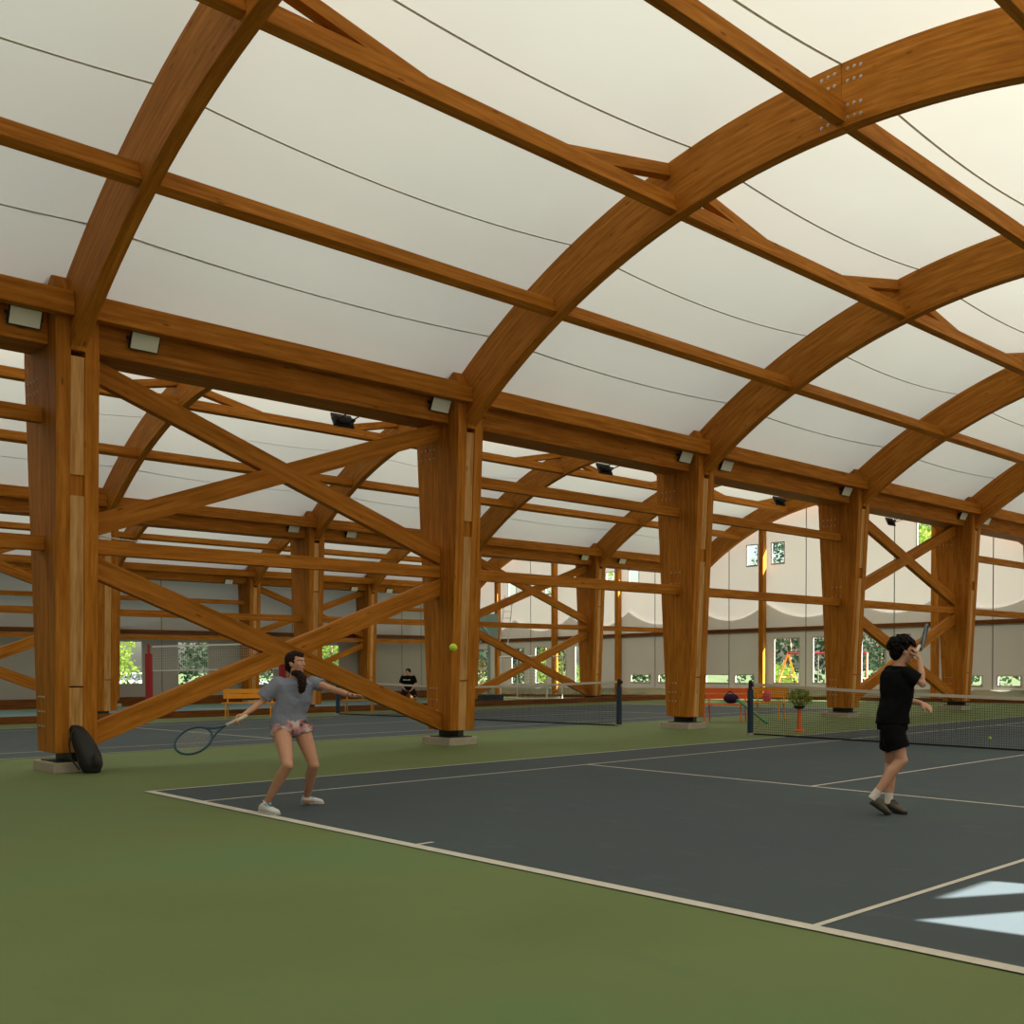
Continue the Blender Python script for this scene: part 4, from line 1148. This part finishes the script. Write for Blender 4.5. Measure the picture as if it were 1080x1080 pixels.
def shoe(root, heel, toe, sole, upper, laces, up=(0, 0, 1), s=1.):
    d = (V(toe)-V(heel)); L_ = d.length; d.normalize(); up = V(up); up = (up-d*up.dot(d)).normalized(); sd = d.cross(up); h = V(heel)
    mb = MB(); secs = []
    for a, w, hh in ((0, .024, .026), (.10, .033, .042), (.30, .035, .048), (.48, .038, .036), (.65, .044, .028), (.82, .043, .022), (.94, .032, .017), (1, .018, .012)):
        secs.append((h+d*(a*L_)+up*(.018+hh), w*s, hh*s, sd, up))
    mb.loft(secs, 16); o = remeshed('shoe', mb, upper, root, .007, 3)
    mb = MB(); secs = []
    for a, w in ((-.02, .026), (.08, .038), (.3, .038), (.5, .040), (.68, .049), (.84, .048), (.96, .034), (1.03, .016)):
        secs.append([h+d*(a*L_)+sd*(w*x_)+up*z_ for x_, z_ in ((-1, .004), (1, .004), (1.03, .026), (-1.03, .026))])
    mb.rings(secs); mb.build('sole', sole, o, bevel=.004)
    mb = MB()
    for a in (.38, .45, .52, .59): 
        c = h+d*(a*L_)+up*(.018+.098-(a-.3)*.13); mb.limb([c-sd*.026-up*.012, c+up*.004, c+sd*.026-up*.012], [.005]*3, 6)
    mb.build('laces', laces, o)
    return o
z = V((0, 0, 1))
# ---- the girl
def girl():
    A = lambda x, y, d: at(x, y, d)
    gl = on_floor(285, 858); gr = on_floor(330, 850)
    base = (gl+gr)/2
    r = empty('person', base, 'girl in a grey-blue T-shirt and pink shorts swinging a racket, arms spread', 'person')
    pelv = A(306, 768, 10.85); chest = A(310, 735, 10.85); neck = A(311.5, 716, 10.86)
    hl, hr_ = A(297, 770, 10.80), A(318, 769, 10.93)
    kl, kr = A(303.5, 807, 10.52), A(331, 807, 10.92)
    al, ar = A(281.5, 846, 10.66), A(323.5, 840.5, 11.14)
    sl, sr = A(294, 720, 10.78), A(330, 719.5, 10.96)
    el, er = A(275.5, 741, 10.72), A(352, 727.5, 10.86)
    wl, wr = A(257, 754, 10.50), A(371, 733.5, 10.70)
    mb = MB()
    sx = (sr-sl).normalized(); fy = sx.cross(z).normalized()       # fy: towards the camera or away
    mb.loft([(pelv-z*.02, .13, .10, sx, fy), (pelv+z*.03, .165, .115, sx, fy), (pelv+z*.14, .125, .09, sx, fy), (chest-z*.02, .14, .10, sx, fy), (chest+z*.10, .15, .10, sx, fy),
             (neck-z*.035, .12, .075, sx, fy), (neck+z*.0, .06, .055, sx, fy), (neck+z*.05, .048, .048, sx, fy)], 20)
    hc = A(312.3, 699.5, 10.88)
    mb.limb([neck-z*.03, neck+z*.03, hc-z*.03], [.056, .048, .05])
    for h_, k_, a_ in ((hl, kl, al), (hr_, kr, ar)):
        m1 = h_.lerp(k_, .45); m2 = k_.lerp(a_, .3); m3 = k_.lerp(a_, .7)
        back = (k_-h_.lerp(a_, .5)).normalized()
        mb.limb([h_, m1, h_.lerp(k_, .85), k_, m2-back*.012, m3, a_, a_-z*.04], [.090, .076, .058, .054, .055, .043, .034, .036], 14)
        mb.ball(k_+back*.012, .046)
    for s_, e_, w_ in ((sl, el, wl), (sr, er, wr)):
        mb.limb([s_, s_.lerp(e_, .5), e_, e_.lerp(w_, .4), w_], [.050, .040, .034, .032, .022], 12)
    f, up, sd = head(mb, hc, (Rt*.93-V((Fw.x, Fw.y, 0))*.30+z*.02), (z-Rt*.03), 1.0)
    # racket hand closes round the grip, free hand open
    rk = (A(182, 791, 10.20)-A(254, 757, 10.47)).normalized()
    hand(mb, wl, (A(250, 760, 10.46)-wl), V((Rt*.3-z*.6-V((Fw.x, Fw.y, 0))*.7)), 1, curl=.85, s=.92)
    hand(mb, wr, (A(387, 735, 10.66)-wr), V((-z*.8-V((Fw.x, Fw.y, 0))*.5)), -1, curl=.18, s=.92)
    remeshed('body', mb, 'skin', r, .0078, 3)
    face_parts(r, hc, f, up, sd)
    # hair: cap, tied tail over the shoulder
    mb = MB(); rot = Matrix((f, sd, up)).transposed()
    mb.ball(hc+f*-.026+up*.038, (.094, .083, .090), rot, 20); mb.ball(hc-f*.062-up*.012, (.058, .070, .070), rot, 16)
    mb.ball(hc-f*.095-up*.045, (.036, .04, .045), rot, 12); mb.ball(hc+f*.035+up*.082, (.052, .055, .034), rot, 14)
    mb.limb([hc-f*.07-up*.06, hc-f*.03-up*.095+sd*.02, hc+f*.01-up*.115], [.035, .03, .03])
    a = [A(316, 711, 10.72), A(318.5, 716, 10.70), A(319, 722, 10.69), A(318, 727.5, 10.69), A(317, 730.5, 10.69)]
    mb.limb([hc-f*.0-up*.10-V((Fw.x, Fw.y, 0))*.05]+a, [.032, .038, .045, .043, .034, .012])
    remeshed('hair', mb, 'hair', r, .007, 2, disp=.011, dscale=.022)
    # T-shirt
    mb = MB()
    hem = A(304.5, 769, 10.85)
    mb.loft([(hem, .185, .135, sx, fy), (hem+z*.05, .182, .132, sx, fy), (hem+z*.16, .168, .12, sx, fy), (chest-z*.04, .178, .125, sx, fy), (chest+z*.06, .186, .122, sx, fy), (chest+z*.13, .188, .11, sx, fy),
             (neck-z*.015, .12, .085, sx, fy), (neck+z*.012, .075, .068, sx, fy)], 24)
    e1, e2 = A(278, 736.5, 10.74), A(339.5, 722.5, 10.93)
    mb.tube([sl-sx*.0+z*.0, sl.lerp(e1, .5), e1], [.072, .078, .080], 16); mb.ball(sl, .070)
    mb.tube([sr, sr.lerp(e2, .6), e2], [.070, .066, .066], 16); mb.ball(sr, .066)
    remeshed('t_shirt', mb, 'shirt', r, .008, 4, disp=.012, dscale=.09)
    # shorts
    mb = MB()
    mb.loft([(pelv+z*.10, .15, .115, sx, fy), (pelv+z*.02, .185, .135, sx, fy), (pelv-z*.03, .19, .13, sx, fy), (pelv-z*.065, .12, .10, sx, fy)], 20)
    for h_, k_ in ((hl, kl), (hr_, kr)):
        d = (k_-h_).normalized(); mb.tube([h_+z*.05, h_+d*.03, h_+d*.060], [.10, .104, .108], 16)
    remeshed('shorts', mb, 'pinkshorts', r, .008, 2, disp=.006, dscale=.04)
    # shoes and socks
    for a_, hl_, to in ((al, on_floor(274.5, 857.5), on_floor(293.5, 860.5)), (ar, on_floor(318, 849), on_floor(341, 848.5))):
        MB().tube([a_+z*.02, a_-z*.03], [.038, .041], 12).build('sock', 'sock', r)
        shoe(r, hl_+z*.002, to+z*.002, 'sole', 'shoe', 'teal')
    mb = MB(); b_ = er.lerp(wr, .88); d = (wr-er).normalized(); o_ = d.orthogonal().normalized(); p_ = d.cross(o_)
    mb.tube([b_+o_*(.026*math.cos(t*PI/8))+p_*(.026*math.sin(t*PI/8)) for t in range(17)], .003, 6); mb.build('wristband', 'black', r)
    gp = A(251, 759.0, 10.44)
    racket('tennis_racket', gp, rk, V((Fw.x, Fw.y, 0))*1.+z*-.25+Rt*.1, 'blue and black tennis racket with cream grip held low by the girl')
girl()
# ---- the boy
def boy():
    A = lambda x, y, d: at(x, y, d)
    ff = on_floor(941, 859); r = empty('person', ff, 'man in black T-shirt and black shorts, hand raised to his face', 'person')
    d0 = 10.62
    pelv = A(941, 762, d0); chest = A(946, 725, d0); neck = A(948, 705, d0)
    # he faces right and a little away: shoulders run from near right to far left
    fc = (Rt*.80+V((Fw.x, Fw.y, 0))*.60).normalized(); fc.z = 0; fc.normalize(); sdv = z.cross(fc)      # his left
    hn, hf = A(941, 770, d0-.06), A(941, 770, d0+.12)
    kn, kf = A(951, 802, d0-.10), A(939.5, 806, d0+.20)
    an, af = A(922.5, 839, d0-.12), A(937.5, 843.5, d0+.12)
    sn, sf = A(956, 711, d0-.12), A(938.5, 709, d0+.10)
    en, ef = A(973, 721, d0-.16), A(952, 738, d0+.30)
    wn_, wf = A(969.5, 695, d0-.10), A(971, 741.5, d0+.22)
    mb = MB()
    mb.loft([(pelv-z*.08, .13, .12, sdv, fc), (pelv+z*.02, .155, .125, sdv, fc), (pelv+z*.15, .14, .105, sdv, fc), (chest, .165, .115, sdv, fc), (chest+z*.12, .18, .11, sdv, fc),
             (neck-z*.03, .13, .08, sdv, fc), (neck+z*.0, .065, .062, sdv, fc), (neck+z*.05, .055, .055, sdv, fc)], 20)
    hc = A(954, 687, d0-.02)
    mb.limb([neck-z*.03, neck+z*.04, hc-z*.04], [.064, .056, .056])
    for h_, k_, a_ in ((hn, kn, an), (hf, kf, af)):
        back = (k_-h_.lerp(a_, .5)); back = back.normalized() if back.length > .01 else fc
        mb.limb([h_, h_.lerp(k_, .45), h_.lerp(k_, .85), k_, k_.lerp(a_, .3)-back*.018, k_.lerp(a_, .7), a_, a_-z*.03], [.100, .086, .066, .060, .062, .046, .037, .038], 14)
        mb.ball(k_+back*.014, .05)
    for s_, e_, w_ in ((sn, en, wn_), (sf, ef, wf)):
        mb.limb([s_, s_.lerp(e_, .5), e_, e_.lerp(w_, .35), w_], [.060, .047, .040, .040, .026], 12)
    f, up, sd = head(mb, hc, (Rt*.99-V((Fw.x, Fw.y, 0))*.12-z*.08), (z+Rt*.08), 1.0)
    hand(mb, wn_, (A(966.5, 686.5, d0-.08)-wn_), (-Rt*.75+V((Fw.x, Fw.y, 0))*.6), 1, curl=.75, s=1.0)
    hand(mb, wf, (A(984, 748, d0+.20)-wf), (-z*.7+V((Fw.x, Fw.y, 0))*.5), -1, curl=.42, s=1.0)
    remeshed('body', mb, 'skin2', r, .0078, 3)
    face_parts(r, hc, f, up, sd)
    mb = MB(); rot = Matrix((f, sd, up)).transposed(); random.seed(3)
    mb.ball(hc-f*.045+up*.050, (.108, .100, .102), rot, 20); mb.ball(hc-f*.080-up*.02, (.070, .082, .080), rot, 16); mb.ball(hc+f*.045+up*.098, (.055, .07, .040), rot, 14)
    for i in range(130):
        a = random.uniform(0, 2*PI); e = random.uniform(-.35, 1); q = math.sqrt(1-e*e)
        p = V((-.036+.132*q*math.cos(a), .114*q*math.sin(a), .045+.116*e))
        if p.x > .005 and p.z < .065: continue
        if p.z < .0 and p.x > -.035: continue
        mb.ball(hc+f*p.x+sd*p.y+up*p.z, random.uniform(.014, .022), None, 8)
    remeshed('hair', mb, 'hair2', r, .006, 1, disp=.006, dscale=.02)
    mb = MB(); hem = A(941.5, 763, d0)
    mb.loft([(hem-z*.0, .182, .158, sdv, fc), (hem+z*.10, .178, .148, sdv, fc), (chest-z*.10, .185, .14, sdv, fc), (chest, .20, .14, sdv, fc), (chest+z*.10, .205, .13, sdv, fc), (chest+z*.16, .19, .11, sdv, fc),
             (neck-z*.01, .12, .085, sdv, fc), (neck+z*.02, .08, .074, sdv, fc)], 24)
    e1 = sn.lerp(en, .72); e2 = sf.lerp(ef, .75)
    mb.tube([sn, sn.lerp(e1, .6), e1], [.078, .084, .082], 16); mb.ball(sn, .078); mb.tube([sf, sf.lerp(e2, .6), e2], [.076, .076, .074], 16); mb.ball(sf, .076)
    remeshed('t_shirt', mb, 'blackcloth', r, .008, 4, disp=.010, dscale=.10)
    mb = MB()
    mb.loft([(pelv+z*.10, .15, .125, sdv, fc), (pelv+z*.0, .165, .142, sdv, fc), (pelv-z*.07, .172, .148, sdv, fc)], 20)
    for h_, k_ in ((hn, kn), (hf, kf)):
        d = (k_-h_).normalized(); mb.tube([h_+z*.05, h_+d*.05, h_+d*.20], [.118, .124, .122], 16)
    so = remeshed('shorts', mb, 'shorts', r, .008, 3, disp=.008, dscale=.08)
    lg = A(951.5, 787.2, d0-.25); MB().box(lg.x-.03, lg.x+.03, lg.y-.004, lg.y+.004, lg.z-.006, lg.z+.006).build('hem_mark', 'ball', so) if False else None
    for i, (a_, hl_, to) in enumerate(((an, A(917.5, 848, d0-.14), A(937, 861.5, d0-.10)), (af, on_floor(934, 855.5)+z*.03, on_floor(955, 859.5)))):
        upv = (a_-hl_)
        sh_ = ((kn if i == 0 else kf)-a_).normalized(); MB().tube([a_+sh_*.065, a_, a_-sh_*.045], [.044, .043, .046], 14).build('sock', 'sock', r)
        shoe(r, hl_+z*.0, to+z*.002, 'soledark', 'shoegrey', 'black', up=(0, 0, 1) if i else (-.2*Rt.x, -.2*Rt.y, 1), s=1.05)
    gp = A(968.0, 684.5, d0-.10)
    racket('tennis_racket', gp, (A(978, 666, d0+.50)-gp), Rt*.9+V((Fw.x, Fw.y, 0))*.3, 'tennis racket in the raised hand of the man')
boy()
# ---- the distant player
def far_player():
    base = on_floor(431, 748); d0 = depth_of(base); A = lambda x, y, dd=0: at(x, y, d0+dd)
    r = empty('person', base, 'distant person in dark clothes crouching behind the middle net', 'person')
    s_ = Rt; fy = V((Fw.x, Fw.y, 0))
    pelv = A(431, 727, .15); chest = A(430.5, 718, -.05); neck = A(430.5, 712.5, -.15); hc = A(430.5, 709, -.2)
    mb = MB()
    mb.loft([(pelv-z*.05, .14, .12, s_, fy), (pelv+z*.05, .16, .12, s_, fy), (chest, .19, .13, s_, fy), (neck-z*.05, .16, .09, s_, fy), (neck+z*.03, .06, .06, s_, fy)], 16)
    mb.limb([neck-z*.02, hc-z*.04], [.06, .055])
    arms = []
    for q in (-1, 1):
        hip = pelv+s_*(.10*q)-z*.03; kn = A(431+6.5*q, 733, -.30); an = A(431+7.5*q, 744.5, .02)
        mb.limb([hip, hip.lerp(kn, .5), kn, kn.lerp(an, .3), an], [.10, .085, .062, .06, .04])
        sh = neck+s_*(.19*q)-z*.06; el = A(430.5+8.0*q, 721, -.2); wr_ = A(430.5+4*q, 727, -.45)
        mb.limb([sh, el, wr_], [.055, .042, .03]); arms.append((sh, el))
        hand(mb, wr_, (A(430.5+1.5*q, 729.5, -.5)-wr_), -s_*q, q, curl=.6, s=1.)
        hd = an-z*.09
    f, up, sd = head(mb, hc, -fy-z*.15, z, 1.)
    remeshed('body', mb, 'skin', r, .011, 2)
    face_parts(r, hc, f, up, sd)
    mb = MB(); mb.ball(hc-f*.02+up*.05, (.10, .09, .09)); mb.ball(hc-f*.06, (.06, .08, .08)); remeshed('hair', mb, 'hair2', r, .012, 2)
    mb = MB()
    mb.loft([(pelv, .185, .15, s_, fy), (chest, .215, .155, s_, fy), (neck-z*.05, .18, .11, s_, fy), (neck+z*.01, .08, .08, s_, fy)], 16)
    for sh, el in arms: mb.limb([sh, sh.lerp(el, .7)], [.075, .075])
    remeshed('t_shirt', mb, 'blackcloth', r, .012, 3)
    mb = MB()
    for i, (dx, w) in enumerate(((-.09, .05), (-.02, .05), (.05, .05), (.11, .03))):
        c = chest-fy*.165+s_*dx+z*.035; mb.beam(c-s_*w/2, c+s_*w/2, .008, .045)
    mb.build('chest_print', 'whitenet', r)
    mb = MB()
    for q in (-1, 1):
        hip = pelv+s_*(.10*q)-z*.02; kn = A(431+6.5*q, 733, -.30); mb.limb([hip, hip.lerp(kn, .55), hip.lerp(kn, .95)], [.125, .11, .09])
    remeshed('shorts', mb, 'shorts', r, .012, 2)
    for q in (-1, 1):
        an = A(431+7.5*q, 744.5, .02); h_ = V((an.x, an.y, zf(an.x)))+fy*.08; shoe(r, h_, h_-fy*.27+s_*(.05*q), 'sole', 'shoegrey', 'black')
far_player()

# ------------------------------------------------------------------ light
w = bpy.data.worlds.new('sky'); scn.world = w; w.use_nodes = True; nt = w.node_tree
bg = nt.nodes['Background']; sk = nt.nodes.new('ShaderNodeTexSky'); sk.sky_type = 'NISHITA'; sk.sun_disc = False
sk.sun_elevation = math.asin(SUN.z); sk.sun_rotation = math.atan2(SUN.x, SUN.y); sk.air_density = 1.2; sk.dust_density = 3.; sk.altitude = 100
nt.links.new(sk.outputs[0], bg.inputs[0]); bg.inputs[1].default_value = .34
sd_ = bpy.data.lights.new('sun', 'SUN'); sd_.energy = 40; sd_.angle = math.radians(.53); sd_.color = (1, .935, .84)
so_ = bpy.data.objects.new('sun', sd_); col.objects.link(so_)
so_.rotation_euler = (-SUN).to_track_quat('-Z', 'Y').to_euler(); so_.location = (20, 10, 40)
scn.view_settings.view_transform = 'Standard'; scn.view_settings.look = 'None'; scn.view_settings.gamma = 1
scn.view_settings.use_curve_mapping = False
scn.view_settings.exposure = 0.
scn.cycles.max_bounces = 10; scn.cycles.diffuse_bounces = 6; scn.cycles.transparent_max_bounces = 12
